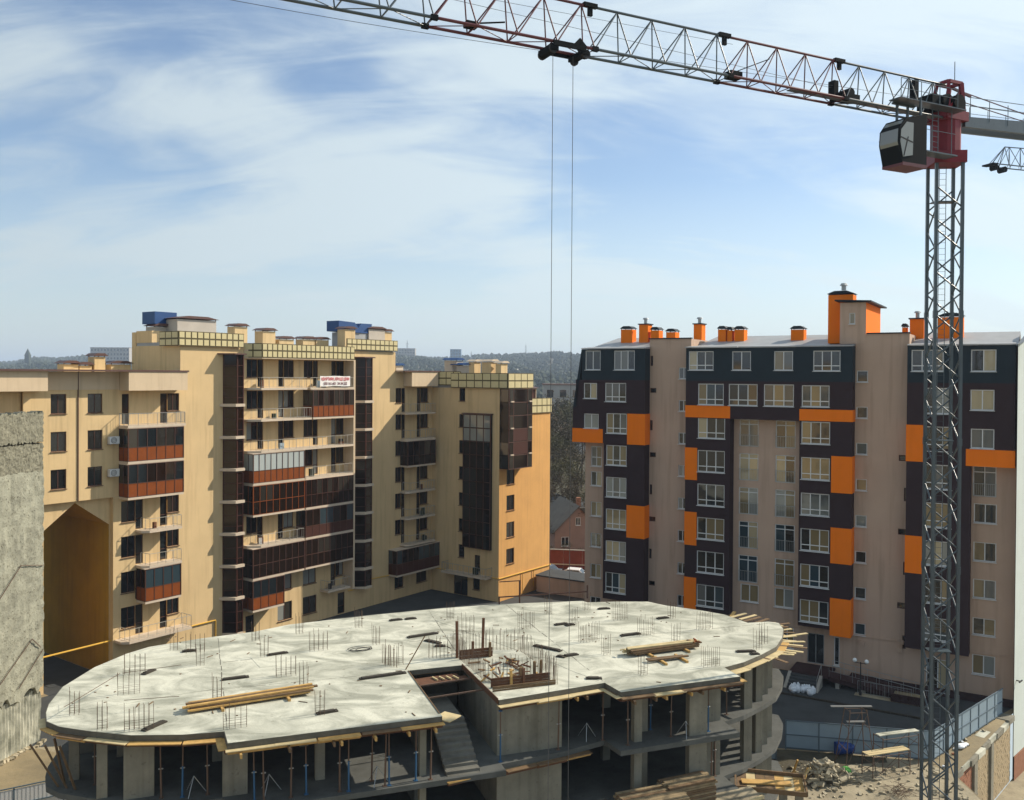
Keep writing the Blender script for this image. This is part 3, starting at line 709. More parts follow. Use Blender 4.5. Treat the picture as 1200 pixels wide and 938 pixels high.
# ================================================================== dark and orange apartment building on the right
RA = math.atan2(-.508, .862)
RB = empty('apartment_building', (24.446, 76.8, 0), RA,
           'beige apartment block with dark plum bays and orange panels behind the crane mast', 'building')
RG = [M['glass'], M['glass2'], M['glass4'], M['glass6'], M['glass8'], M['glass2'], M['glass7'], M['glass4'], M['glass3']]
W = M['white']; DK = M['dark']; BG = M['beige']; MS = M['mansard']
wins = []      # (x0,x1,z0,z1,y,cols,transom,kind)
def rw(x0, x1, z0, z1, y=0.0, cols=3, tr=None, kind='window'):
    wins.append((x0,x1,z0,z1,y,cols,tr,kind)); return (x0,x1,z0,z1)
FZ = [20.05 - 3.02*k for k in range(6)]                    # lower edges of the bay windows
def bay(x0, x1, z0, z1, holes, m, y=0.0, left=True, right=True, back=1.2, bottom=True):
    mb = MB(); holed(mb, x0, x1, z0, z1, holes, y, .14)
    if left: quad(mb, (x0,back,z0),(x0,y,z0),(x0,y,z1),(x0,back,z1))
    if right: quad(mb, (x1,y,z0),(x1,back,z0),(x1,back,z1),(x1,y,z1))
    if bottom: quad(mb, (x0,back,z0),(x1,back,z0),(x1,y,z0),(x0,y,z0))
    return mb.build('wall', m, RB)
h3 = .26
# bay one (leftmost)
b1 = [rw(-17.95,-15.85,z,z+1.9,tr=h3) for z in FZ]
bay(-18.2, -14.05, 4.3, 19.1, b1[1:], DK)
up = [b1[0], rw(-20.3,-18.75,20.45,21.85,cols=2), rw(-20.35,-18.95,23.3,24.8,cols=2), rw(-18.1,-15.95,23.05,24.83,tr=h3)]
bay(-21.5, -14.05, 19.1, 22.5, [b1[0], up[1]], DK)
bay(-21.2, -14.05, 22.5, 25.1, up[2:], DK, bottom=False)
dm = [rw(-20.2,-18.6,26.05,27.9,cols=2), rw(-17.2,-15.1,26.05,27.88,cols=3)]
bay(-20.55, -14.05, 25.1, 28.05, dm, MS, bottom=False)
MB().prism_y([(-21.5,22.4),(-21.1,22.4),(-20.5,28.0),(-20.5,28.02),(-20.62,28.02)], 0.0, 1.2).build('slanted_cheek', MS, RB)
# bay two and the floors over the recess
b2 = [rw(-8.95,-6.45,z-.1,z+1.85,tr=h3) for z in FZ]
bay(-10.1, -6.0, 4.4, 21.75, b2, DK)
uu = [rw(-8.95,-6.6,22.95,24.85,tr=h3), rw(-6.15,-3.6,22.95,24.85,tr=h3), rw(-3.05,-.5,22.95,24.85,tr=h3), rw(-.05+.2,2.42,22.98,24.8,tr=h3)]
bay(-10.1, 4.25, 21.75, 25.1, uu, DK)
dm = [rw(-9.85,-7.55,26.05,27.75,tr=h3), rw(-5.87,-4.2,26.05,27.72,cols=2), rw(-2.2,-.6,26.05,27.7,cols=2), rw(1.07,3.27,26.0,27.72,tr=h3)]
bay(-10.1, 4.25, 25.1, 28.05, dm, MS, bottom=False)
# bay three
b3 = [rw(.15,2.5,z-.2,z+1.68,tr=h3) for z in FZ]
bay(0.0, 4.25, 4.35, 21.75, b3, DK)
# bay four behind the mast
b4 = [rw(9.72,11.7,z-.35,z+1.6,tr=h3) for z in FZ[:-1]] + [rw(9.72,11.7,4.7,6.5,tr=h3)]
bay(8.4, 13.03, 3.8, 19.9, b4[1:], DK)
bay(8.4, 16.0, 19.9, 25.1, [b4[0], rw(9.72,11.67,22.65,24.7,tr=h3), rw(12.95,14.6,23.0,24.6,cols=2), rw(13.0,14.62,20.05,21.57,cols=2)], DK)
bay(8.4, 16.0, 25.1, 28.05, [rw(8.7,11.04,26.0,27.72,tr=h3), rw(12.96,14.7,26.0,27.7,cols=2)], MS, bottom=False)
# orange render panels wrapping the bay corners
def opanel(x0, x1, z0, z1, y1=1.19):
    MB().box(x0, x1, -.035, y1, z0, z1).build('orange_panel', M['orange'], RB)
for z0, z1 in ((19.07,21.96),(10.33,13.38)): opanel(-15.8,-14.0,z0,z1)
opanel(-21.53,-18.3,19.08,20.42)
for z0, z1 in ((16.14,19.06),(10.24,13.25),(4.38,7.33)): opanel(-10.13,-8.98,z0,z1)
opanel(-10.13,-6.0,21.8,22.88)
for z0, z1 in ((15.86,18.92),(9.96,12.95),(3.9,7.05)): opanel(2.62,4.29,z0,z1)
opanel(-.02,4.29,21.8,22.78)
for z0, z1 in ((18.8,21.73),(9.85,12.85)): opanel(8.36,9.69,z0,z1)
opanel(12.68,16.03,18.66,19.98)
# recessed beige walls
hs = []
for z0, z1 in ((16.7,18.65),(14.8,16.2),(11.85,13.25),(8.85,10.2),(5.85,7.2),(2.6,4.0)):
    hs.append(rw(-20.1,-18.95,z0,z1,1.2,2, .45 if z0 == 16.7 else None))
bay(-20.7, -18.2, 0, 19.1, hs, BG, 1.2, right=False, back=14)
hs = []
for k in range(8):
    z = 27.4 - 3.02*k
    if k % 2 == 0: hs.append(rw(-14.02,-13.75,z-.95,z,1.2,1,None,'slot_window'))
    else: hs.append(rw(-14.02,-13.4,z-.45,z,1.2,1,None,'slot_window'))
    hs.append(rw(-11.2,-10.3,26.3-3.0*k-1.05,26.3-3.0*k,1.2,2))
bay(-14.1, -10.05, 0, 28.95, hs, BG, 1.2, left=False, right=False, back=8)
hs = []
for k in range(5):
    t = 21.7 - 3.02*k
    hs += [rw(-5.5,-3.8,t-2.4,t,1.2,2,.82,'french_window'), rw(-2.3,-.6,t-2.4,t,1.2,2,.82,'french_window')]
hs += [rw(-5.3,-3.68,5.5,7.05,1.2,2), rw(-2.28,-.65,5.4,7.05,1.2,2), rw(-1.75,-.6,1.9,3.75,1.2,2), rw(-5.0,-3.9,1.9,3.6,1.2,2)]
bay(-6.0, 0.0, 0, 21.75, hs, BG, 1.2, left=False, right=False)
hs = []
for k in range(8):
    z = 26.07 - 3.02*k; hs.append(rw(4.36,5.25,z-.98,z,1.2,1))
    if k % 2 == 0 and k > 0: hs.append(rw(7.68,8.3,z-1.35,z-.85,1.2,1,None,'slot_window'))
    elif k > 1: hs.append(rw(8.1,8.36,z-1.6,z-.5,1.2,1,None,'slot_window'))
bay(4.24, 8.41, 0, 29.1, hs, BG, 1.2, left=False, right=False)
hs = [rw(13.12,14.75,16.2,18.6,1.2,2,.8,'french_window')] + [rw(13.2,14.8,z0,z1,1.2,2) for z0, z1 in ((14.12,15.65),(11.12,12.62),(8.2,9.7),(5.3,6.65),(2.2,3.75))]
bay(13.0, 16.1, 0, 18.66, hs, BG, 1.2, left=False, right=False)
# base below the bays, ends, back and roofs
hs = [rw(.55,1.95,.95,3.55,1.2,2,None,'entrance_door'), rw(2.75,3.2,1.1,3.5,1.2,1)]
bay(-18.2, -14.1, 0, 4.3, [rw(-17.6,-16.4,1.4,3.6,1.2,2)], BG, 1.2, left=False, right=False); bay(-10.05, -6.0, 0, 4.4, [], BG, 1.2, left=False, right=False)
bay(0, 4.24, 0, 4.35, hs, BG, 1.2, left=False, right=False); bay(8.41, 13.0, 0, 3.8, [rw(9.9,11.6,.3,2.9,1.2,2)], BG, 1.2, left=False, right=False)
mb = MB(); quad(mb, (16.1,0.6,0),(16.1,16,0),(16.1,16,28),(16.1,0.6,28)); quad(mb, (16.1,16,0),(-20.7,16,0),(-20.7,16,28),(16.1,16,28)); quad(mb, (-20.7,16,0),(-20.7,1.2,0),(-20.7,1.2,28),(-20.7,16,28))
mb.build('wall', BG, RB)
mb = MB()
for a, b in ((-20.7,-14.1),(-10.05,4.2),(8.42,16.1)):
    mb.prism_x([(1.1,28.02),(9,29.45),(16.1,28.0),(16.1,27.9),(1.1,27.9)][::-1], a, b); mb.prism_x([(-.25,28.02),(1.1,28.30),(1.1,28.02)][::-1], a, b) if False else None
ro = mb.build('roof', M['roofgrey'], RB)
mb = MB()
for a, b in ((-20.62,-14.02),(-10.12,4.27),(8.38,16.02)):
    n = int((b-a)/2.2)
    for i in range(n):
        u, v = a+(b-a)*i/n, a+(b-a)*(i+1)/n; o = random.choice([.06,.1,.3]); mb.add([(u,-o,28.06),(v,-o,28.06),(v,1.6,28.20),(u,1.6,28.20),(u,-o,28.14),(v,-o,28.14),(v,1.6,28.28),(u,1.6,28.28)], [(0,3,2,1),(4,5,6,7),(0,1,5,4),(1,2,6,5),(2,3,7,6),(3,0,4,7)])
mb.build('eaves_sheet', M['roofgrey'], RB)
MB().box(-14.08,-10.07,1.3,8.0,27.9,28.93).build('parapet_block', BG, RB); MB().box(4.26,8.39,1.3,15.9,27.9,29.07).build('parapet_block', BG, RB)
MB().box(-14.15,-10.0,1.1,1.5,28.95,29.05).box(5.1,8.45,1.1,1.5,29.1,29.2).build('coping', M['mansard'], RB)
for a, b in ((4.26,8.39),(13.05,16.09),(-5.98,-.02),(-14.04,-10.12)): MB().box(a,b,1.13,1.197,3.86,3.98).build('base_ledge', BG, RB)
for x, z in ((5.0,3.4),(7.9,3.3),(8.0,3.95)): MB().box(x-.2,x+.2,1.03,1.19,z-.25,z+.1).build('meter_box', BG, RB)
MB().box(4.3,16.08,1.08,1.19,0,.62).build('plinth_band', M['plinth'], RB)
# rooftop stair head
MB().prism_x([(1.4,29.1),(1.4,31.75),(9.0,31.75),(9.0,29.1)][::-1], 3.0, 5.02).build('stair_head', M['orange'], RB)
mb = MB(); holed(mb, 2.98, 5.05, 28.3, 31.75, [rw(3.72,4.2,29.95,30.9,1.17,1)], 1.17, .1); mb.build('stair_head_front', BG, RB)
MB().add([(2.6,.8,31.9),(5.5,.8,31.75),(5.5,9.4,31.75),(2.6,9.4,31.9),(2.6,.8,32.02),(5.5,.8,31.87),(5.5,9.4,31.87),(2.6,9.4,32.02)], [(0,3,2,1),(4,5,6,7),(0,1,5,4),(1,2,6,5),(2,3,7,6),(3,0,4,7)]).build('stair_head_roof', M['mansard'], RB)
for w in wins:
    x0,x1,z0,z1,y,c,tr,kind = w
    d = y + (.07 if kind != 'slot_window' else .09)
    fm = BR if kind == 'slot_window' else (M['metal'] if kind == 'entrance_door' else W)
    o = window(RB, F0, x0, x1, z0, z1, d, fm, [M['glass']] if kind in ('slot_window','entrance_door') else RG, c, tr, sill=kind == 'window', name=kind, t=.075)
    if kind == 'french_window':
        hh = z1 - z0; mb = MB(); mb.bar((-.03,-.10,hh*.42),(x1-x0+.03,-.10,hh*.42),.025); mb.bar((-.03,-.10,.06),(x1-x0+.03,-.10,.06),.02)
        for i in range(13): xx = (x1-x0)*i/12; mb.bar((xx,-.10,.06),(xx,-.10,hh*.42),.012)
        mb.build('window_rail', M['metal'], o)
# orange chimneys
CAPM = M['mansard']
def ochim(x0, x1, z1, y=6.0, pipe=False, d=1.1, z0=28.4):
    o = stack(RB, (x0+x1)/2, y, z0, z1-.2, x1-x0-.2, d, M['orange'], CAPM, .1) if not pipe else None
    if pipe:
        o = MB().box(x0+.1,x1-.1,y-d/2,y+d/2,z0,z1).build('chimney', M['orange'], RB)
        MB().box(x0,x1,y-d/2-.1,y+d/2+.1,z1,z1+.1).build('cap', CAPM, o)
        x = (x0+x1)/2; mb = MB(); mb.bar((x,y,z1+.1),(x,y,z1+.55),.16,8); mb.bar((x,y,z1+.55),(x,y,z1+.7),.3,8,.22); mb.build('flue', M['metal'], o)
for a in ((-19.0,-17.6,30.35),(-14.9-.9,-14.75,30.2),(-14.2,-13.05,30.0),(-9.0,-8.05,30.15),(-8.1,-7.45,30.05),(-7.4,-6.3,30.1),(-2.2,-.85,30.0)): ochim(*a)
ochim(-17.05,-15.9,30.6,pipe=True); ochim(-11.4,-10.4,30.5,pipe=True); ochim(7.8,9.1,30.5,pipe=True); ochim(7.2,7.75,30.0)
ochim(10.0,12.1,30.8); ochim(1.67,3.9,32.75,3.2,d=1.6)
o = None
mb = MB(); mb.bar((2.9,3.2,33.0),(2.9,3.2,33.4),.2,8); mb.bar((2.9,3.2,33.4),(2.9,3.2,33.6),.34,8,.22); mb.build('flue', M['metal'], RB)

# ---------- white rendered gable at the right edge
def RW(x, y, z): 
    c, s = math.cos(RA), math.sin(RA); return (24.446 + x*c - y*s, 76.8 + x*s + y*c, z)
A = Vector(RW(16.16,-.38,0)); B = A + Vector((.707,.707,0))*16; C = Vector(RW(16.16,14,0)); P_ = A + Vector((.707,.707,0))*8
def up_(v, z): return (v.x, v.y, z)
WB = empty('gabled_building', up_(A,-5), 0, 'white rendered gable wall on a red brick base at the right edge of the view', 'building')
rel = lambda v, z: (v.x-A.x, v.y-A.y, z+5)
mb = MB(); mb.add([rel(A,-3.2),rel(B,-3.2),rel(C,-3.2),rel(A,28.1),rel(B,28.1),rel(C,28.1),rel(P_,31.4)], [(0,1,4,6,3),(1,2,5,4),(2,0,3,5)])
mb.build('wall', M['whitewall'], WB)
n = Vector((.707,-.707,0))
mb = MB(); mb.add([rel(A-n*.1,28.05),rel(P_-n*.1,31.35),rel(B-n*.1,28.05),rel(C,28.05),rel(A+n*.35,28.2),rel(P_+n*.35,31.6),rel(B+n*.35,28.2),rel(C,28.4)], [(4,5,7),(5,6,7),(0,1,5,4),(1,2,6,5),(0,3,1),(1,3,2)]); mb.build('roof', M['roofgrey'], WB)
mb = MB(); o2 = n*.06
mb.add([rel(A+o2,-5),rel(B+o2,-5),rel(C,-5),rel(A+o2,-3.25),rel(B+o2,-3.25),rel(C,-3.25)], [(0,1,4,3),(1,2,5,4),(2,0,3,5),(3,4,5)]); mb.build('brick_base', M['brickred'], WB)
mb = MB(); q = A + n*.3 + Vector((.707,.707,0))*.5; mb.bar(rel(A+Vector((.707,.707,0))*.5,2.5),rel(q,2.5),.05); mb.bar(rel(q-Vector((.25,.25,0)),2.5),rel(q+Vector((.25,.25,0)),2.5),.06); mb.build('cable_bracket', M['black'], WB)

# ================================================================== concrete building under construction
K = 0.926
UZ = [10.4, 7.56, 4.72, 1.88]; TH = .24
UB = empty('unfinished_building', (-3.249*K, 43.073*K, 0), R_(19), 'concrete frame building under construction with a pale rounded top slab and starter bars', 'building')
CS, SN = math.cos(R_(19)), math.sin(R_(19))
def SW(x, y, z): x *= K; y *= K; return (-3.249*K + x*CS - y*SN, 43.073*K + x*SN + y*CS, z)   # slab units -> world
k2 = lambda pts: [(x*K, y*K) for x, y in pts]
left_front = [(-17.95,6.3),(-17.75,5.1),(-17.1,4.2),(-15.8,3.25),(-13.9,2.1),(-11.7,1.45),(-9.9,1.25),(-9.8,-.18),(0,-.05)]
notch = [(-.1,7.0),(3.0,7.0),(3.25,1.15)]
right_front = [(9.4,1.85),(9.6,.3),(16.85,.5),(16.88,2.1),(18.44,2.56),(20.26,3.47),(21.99,4.49),(23.5,6.0),(24.75,7.6),(25.35,8.95),(24.9,9.45)]
back = [(23.4,9.6),(23.05,11.93),(22.0,13.5),(20.4,15.3),(19.7,16.7),(17.5,17.4),(15.4,17.8),(15.3,18.3),(9,19.3),(5,19.35),(.3,19.1),(-5.5,18.4),(-7.7,17.4),(-10.9,16.9),(-13.85,16),(-15,15),(-16.5,12.9),(-17.7,10),(-18,7.5)]
top_poly = left_front + notch + right_front + back
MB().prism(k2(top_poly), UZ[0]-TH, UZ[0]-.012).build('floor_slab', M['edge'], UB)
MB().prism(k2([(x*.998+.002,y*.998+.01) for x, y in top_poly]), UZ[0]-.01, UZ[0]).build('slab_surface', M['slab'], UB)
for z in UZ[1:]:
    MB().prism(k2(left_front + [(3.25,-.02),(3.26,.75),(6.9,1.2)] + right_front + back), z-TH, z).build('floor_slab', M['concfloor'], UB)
MB().prism(k2([(x*.985+.05, y*.97+.25) for x, y in left_front] + notch + [(x*.985,y*.97+.3) for x, y in right_front + back]), UZ[0]-TH-.03, UZ[0]-TH-.004).build('soffit_formwork', M['wooddark'], UB)  # dark wood sheet added under the slab to darken the ceiling below
# thin screed strips and cold joints on the top slab, a few mm proud
for (a, b, w) in (((-17.4,6.6),(-6.2,8.2),1.4),((9.6,2.4),(4.2,16.5),.9),((-8,11),(0,12.6),2.2)):
    a = Vector(a)*K; b = Vector(b)*K; d = (b-a).normalized(); nn = Vector((-d.y,d.x))
    pts = []; N_ = 9
    for i in range(N_+1): p = a+(b-a)*i/N_ - nn*(w*.5*K*random.uniform(.6,1.1)); pts.append((p.x,p.y))
    for i in range(N_,-1,-1): p = a+(b-a)*i/N_ + nn*(w*.5*K*random.uniform(.6,1.1)); pts.append((p.x,p.y))
    MB().prism(pts, UZ[0], UZ[0]+.012).build('screed_patch', M['slab'], UB)

for a, b in (((-9.75,1.3),(-9.9,16.6)),((-17.6,7.2),(-.2,6.9)),((3.3,9.2),(4.0,19.0)),((9.4,2.0),(9.6,19.0)),((9.6,9.4),(24.6,9.0)),((-9.8,11.6),(4.0,12.4))):
    a = Vector(a)*K; b = Vector(b)*K; n_ = 14; d_ = b-a
    for i in range(n_):
        c = a+d_*(i+.5)/n_; piece('cold_joint', UB, M['edge'], (c.x+random.uniform(-.02,.02),c.y+random.uniform(-.02,.02),UZ[0]), (d_.length/n_*random.uniform(.7,1.0),random.uniform(.015,.05),.008), math.atan2(d_.y,d_.x)+random.uniform(-.02,.02))
mb = MB(); rq = random.Random(21)
for i in range(110):
    x, y = rq.uniform(-17,23), rq.uniform(.5,18.5)
    if x < -10 and y < 2.5 or -.6 < x < 3.6 and y < 7.5 or x > 18 and (y < 4 or y > 15) or x < -13 and y > 13: continue
    if i % 3: mb.obox((x*K,y*K,UZ[0]+.015), (rq.uniform(.04,.14),rq.uniform(.04,.1),.03), rq.uniform(0,3))
    else: mb.obox((x*K,y*K,UZ[0]+.015), (rq.uniform(.15,.5),rq.uniform(.02,.05),.03), rq.uniform(0,3))
tag(mb.build('slab_litter', M['wooddark'], UB), kind='stuff')
# starter bar clusters = columns below them (slab units)
CL = [(-11.2,14.08,2),(-10.93,11.53,1),(-14.36,7.8,2),(-15.16,3.18,1),(-13.57,2.7,3),(-7.44,12.0,1),(-7.74,15.35,1),(-10.13,5.7,1),(-6.55,8.19,2),(-5.83,6.16,1),(-5.51,1.99,1),(-9.41,1.6,2),
      (-4.33,12.21,2),(-5.05,16.11,1),(-1.29,16.34,1),(-14.28,11.11,2),(4.84,16.43,1),(4.94,12.99,2),(-.65,8.2,2),(8.91,12.82,2),(11.59,15.76,1),(12.06,12.49,1),(11.62,8.97,3),(-.9,12.33,1),(11.52,6.29,1),
      (15.62,12.9,2),(15.6,9.15,2),(16.6,7.14,1),(19.83,9.16,2),(16.24,2.55,2),(11.94,2.45,1),(20.6,4.4,1),(21.6,5.3,1),(19.1,12.15,1),(14.5,15.9,1),(-16.6,5.6,1),(-12.4,14.9,1)]
def rebar_mesh(kind):
    mb = MB()
    L, n = {1:(.38,3),2:(.95,5),3:(1.15,7)}[kind]
    for r in (-.12,.12):
        for i in range(n):
            x = -L/2 + L*i/(n-1); h = random.uniform(.78,1.08)
            mb.bar((x,r,-.02),(x+random.uniform(-.03,.03),r+random.uniform(-.03,.03),h*1.12), .0095, 4)
    for z in (.14,.36): 
        mb.bar((-L/2,-.12,z),(L/2,-.12,z),.007); mb.bar((-L/2,.12,z),(L/2,.12,z),.007)
    return mb.mesh('starter_bars', M['rebar'])
RM = {k: [rebar_mesh(k) for _ in range(3)] for k in (1,2,3)}
for x, y, k in CL:
    o = put('starter_bars', random.choice(RM[k]), UB, (x*K,y*K,UZ[0]), random.choice([0,0,.05]))
    w = {1:.42,2:1.02,3:1.2}[k]
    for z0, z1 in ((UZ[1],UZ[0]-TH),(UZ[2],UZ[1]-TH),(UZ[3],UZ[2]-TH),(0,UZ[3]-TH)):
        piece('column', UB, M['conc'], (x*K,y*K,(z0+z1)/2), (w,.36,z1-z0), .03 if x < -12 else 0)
for x, y, w in ((14.5,1.1,1.0),(11.0,1.3,.42),(-.75,.9,.3),(19.3,3.6,.5),(22.6,6.2,.32)):
    for z0, z1 in ((UZ[1],UZ[0]-TH),(UZ[2],UZ[1]-TH),(UZ[3],UZ[2]-TH),(0,UZ[3]-TH)):
        piece('column', UB, M['conc'], (x*K,y*K,(z0+z1)/2), (w,.38,z1-z0))
# stair core walls
for z0, z1 in ((UZ[1],UZ[0]-TH),(UZ[2],UZ[1]-TH),(0,UZ[2]-TH)):
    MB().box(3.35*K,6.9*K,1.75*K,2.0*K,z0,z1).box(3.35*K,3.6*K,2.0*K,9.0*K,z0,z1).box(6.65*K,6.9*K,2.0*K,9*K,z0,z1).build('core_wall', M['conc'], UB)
    MB().box(-17*K,-.4*K,8.6*K,8.8*K,z0,z1).box(3.7*K,19.0*K,8.6*K,8.8*K,z0,z1).box(-.4*K,3.3*K,9.2*K,9.4*K,z0,z1).build('inner_wall', M['concdark'], UB)  # infill walls added to stop daylight and keep the open floors dark
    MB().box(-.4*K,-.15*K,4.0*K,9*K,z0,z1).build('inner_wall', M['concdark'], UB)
# stair flight with separate steps
for i in range(9):
    piece('step', UB, M['concdark'], (1.15*K,(.5+i*.34)*K,UZ[1]+.085+i*.17), (1.7*K,.36,.17))
MB().prism_x([(.2*K,UZ[1]),(3.35*K,UZ[1]+1.5),(7.0*K,UZ[1]+1.5),(7.0*K,UZ[1]+1.3),(3.4*K,UZ[1]+1.3),(.65*K,UZ[1])][::-1], .35*K, 1.95*K).build('stair_soffit', M['concdark'], UB)
# joists across the stair opening
for y in (3.2,5.1): rod('shoring_beam', UB, M['proprust'], (-.2*K,y*K,UZ[0]-.25), (3.4*K,(y+.25)*K,UZ[0]-.2), .05)
for x0, x1, y in ((.0,2.6,6.4),(.2,3.0,5.9)): piece('shuttering_board', UB, M['woodrust'], ((x0+x1)/2*K,y*K,UZ[0]-.35), ((x1-x0)*K,.5,.05), .1)
for i in range(4): piece('cross_batten', UB, M['woodpale'], ((1.2+i*.38)*K,(6.15-.05*i)*K,UZ[0]-.28), (.08,.5,.07), .3)
# formwork planks along the slab edges
def planks(pts, out=.30, m=None, zz=None):
    for (ax, ay), (bx, by) in zip(pts, pts[1:]):
        a, b = Vector((ax,ay))*K, Vector((bx,by))*K; L = (b-a).length; d = (b-a)/L; n = max(1, round(L/1.9)); nn = Vector((d.y,-d.x))
        for i in range(n):
            p = a + (b-a)*(i+.5)/n + nn*(out/2 - .12 + random.uniform(-.05,.08))
            piece('formwork_plank', UB, m or random.choice([M['woodpale'],M['wood'],M['woodpale'],M['wooddark']]), (p.x,p.y,(zz or UZ[0]-TH-.03)+random.uniform(-.015,.0)),
                  (L/n*random.uniform(.92,1.1),out+random.uniform(-.08,.1),.035), math.atan2(d.y,d.x)+random.uniform(-.02,.02))
            q = p - nn*.05
            piece('edge_beam', UB, random.choice([M['wood'],M['woodrust'],M['woodrust']]), (q.x,q.y,(zz or UZ[0]-TH-.03)-.11), (L/n*.99,.07,.15), math.atan2(d.y,d.x))
planks(left_front, .42); planks([(3.25,1.15)] + right_front[:4], .42); planks(right_front[3:8], .5)
planks([(3.4,.55),(6.9,1.15),(8.4,1.4)], .35, M['wooddark'], UZ[1]-TH-.02); planks([(.3,-.15),(3.3,.4)], .22, M['wood'], UZ[1]-TH+.12)
def edge_board(p, q, z, h=.22, m=None, t=.04):
    a, b = Vector(p)*K, Vector(q)*K; c = (a+b)/2; piece('edge_board', UB, m or M['woodrust'], (c.x,c.y,z), ((b-a).length,t,h), math.atan2((b-a).y,(b-a).x))
edge_board((-.05,.3),(-.12,6.9),UZ[0]-.06,.2,M['wooddark']); edge_board((3.2,1.2),(2.98,7.0),UZ[0]-.05,.24,M['woodrust']); edge_board((-.1,7.05),(3.0,7.05),UZ[0]-.14,.25,M['conc'])
piece('edge_board', UB, M['woodpale'], (.35*K,.35*K,UZ[0]-.2), (.9,.9,.04), .7)
# joist ends poking out under the front edge
for x, y in ((-9.3,.0),(-7.2,.0),(-5.2,.0),(-4.9,0),(-3.3,.05),(-1.7,.1),(-.4,.15),(7.6,1.9),(8.1,1.9),(10.2,.5),(11.4,.6),(12.0,.6),(13.6,.7),(14.2,.7),(15.6,.8)):
    piece('joist', UB, random.choice([M['wood'],M['wood'],M['wooddark']]), (x*K,(y+.55)*K,UZ[0]-TH-.2), (.09,2.3,.16), random.uniform(-.06,.06))
# splayed boards round the right end
for i in range(22):
    t = i/21; a = R_(-64 + 96*t); cx, cy = 17.6+random.uniform(-.2,.2), 9.0
    r = 5.9 + 1.55*min(1,t*1.4) + random.uniform(-.2,1.0); x, y = cx + r*math.cos(a), cy + r*math.sin(a)*.93
    piece('splayed_board', UB, random.choice([M['woodpale'],M['wood'],M['woodpale'],M['wooddark']]), (x*K,y*K,UZ[0]-TH-.04-.03*(i%2)), (1.7,.22,.04), a+random.uniform(-.35,.35))
for x, y in ((23.4,7.2),(24.6,9.2)): piece('splayed_board', UB, M['woodpale'], (x*K,y*K,UZ[0]-TH-.07), (2.4,.5,.035), .25)
# lit terrace of the lower floor in front of the right half
MB().prism(k2([(8.6,-4.4),(17.2,-4.0),(17.6,.6),(8.6,.6)]), UZ[2]-TH, UZ[2]-.005).build('lower_terrace', M['sand'], UB)
# core starter bars and formwork boxes
for a, b in (((1.5,8.7),(3.0,8.4)),((3.0,8.9),(5.1,9.2)),((5.1,9.2),(6.9,8.6)),((3.1,8.6),(3.4,3.9)),((5.0,3.6),(6.8,2.6)),((-.6,7.6),(-1.2,8.6)),((6.95,8.4),(7.1,5.6)),((7.1,5.4),(6.9,2.4)),((3.6,3.9),(5.0,3.8))):
    mb = MB(); L = math.hypot(b[0]-a[0],b[1]-a[1]); n = int(L/.2)
    for i in range(n+1):
        x, y = a[0]+(b[0]-a[0])*i/n, a[1]+(b[1]-a[1])*i/n
        for o_ in (0,.16): mb.bar((x*K,y*K+o_,UZ[0]-.05),(x*K+random.uniform(-.03,.03),y*K+o_+random.uniform(-.03,.03),UZ[0]+random.uniform(.8,1.3)),.010)
    mb.build('starter_bars', M['rebar'], UB)
def shutter(x0, x1, y, h, m):
    n = 3
    for i in range(n): piece('shutter_board', UB, m, ((x0+x1)/2*K,y*K,UZ[0]+h*(i+.5)/n), ((x1-x0)*K,.05,h/n-.02), random.uniform(-.02,.02))
shutter(3.1,5.1,8.0,.5,M['woodrust']); shutter(3.4,6.7,3.0,.45,M['woodrust']); shutter(3.3,6.8,2.4,.25,M['wooddark'])
for x, y, h, m in ((3.05,8.35,1.95,'woodrust'),(4.7,8.6,1.95,'woodrust'),(3.9,8.0,.9,'woodrust'),(4.5,2.95,.75,'wood'),(5.2,2.95,.8,'woodrust'),(5.9,3.2,1.0,'wooddark'),(6.3,3.3,1.0,'wooddark'),(4.9,7.9,.8,'wooddark'),(5.4,4.0,.5,'wooddark')):
    piece('shutter_post', UB, M[m], (x*K,y*K,UZ[0]+h/2), (.12,.1,h), rot=(random.uniform(-.04,.04),random.uniform(-.04,.04),.2))
for i in range(34):
    piece('timber_scrap', UB, random.choice([M['wood'],M['wooddark'],M['woodrust']]), ((3.4+random.random()*3)*K,(3.2+random.random()*4)*K,UZ[0]+.08+random.random()*.15), (random.uniform(.25,.8),.08,.06), rot=(random.uniform(-.4,.4),random.uniform(-.5,.5),random.uniform(0,3)))
rod('leaning_pole', UB, M['wooddark'], (-.2*K,7.2*K,UZ[0]), (1.0*K,7.7*K,UZ[0]+1.5), .03)

# ---------- separate things on and under the slab
ORD0 = 'first second third fourth fifth sixth seventh eighth ninth tenth eleventh twelfth thirteenth fourteenth fifteenth'.split()
def prop(x, y, m, lean=0, z0=None, z1=None):
    z0 = UZ[1] if z0 is None else z0; z1 = UZ[0]-TH-.22 if z1 is None else z1
    p = SW(x,y,z0); o = empty('steel_prop', p, R_(19), 'slim %s steel prop standing under the unfinished top slab' % ('blue' if m == 'propblue' else 'rusty'), 'prop', 'steel props under the slab')
    h = z1-z0
    MB().bar((0,0,.02),(lean*.6,0,h*.55),.042,6).build('outer_tube', M[m], o); MB().bar((lean*.55,0,h*.5),(lean,0,h-.02),.03,6).build('inner_tube', M['proprust'], o)
    MB().box(-.09,.09,-.09,.09,0,.02).build('base_plate', M[m], o); MB().box(lean-.09,lean+.09,-.09,.09,h-.02,h).build('head_plate', M[m], o)
    MB().bar((lean*.5-.1,0,h*.52),(lean*.5+.1,0,h*.52),.03,6).build('collar', M['metal'], o)
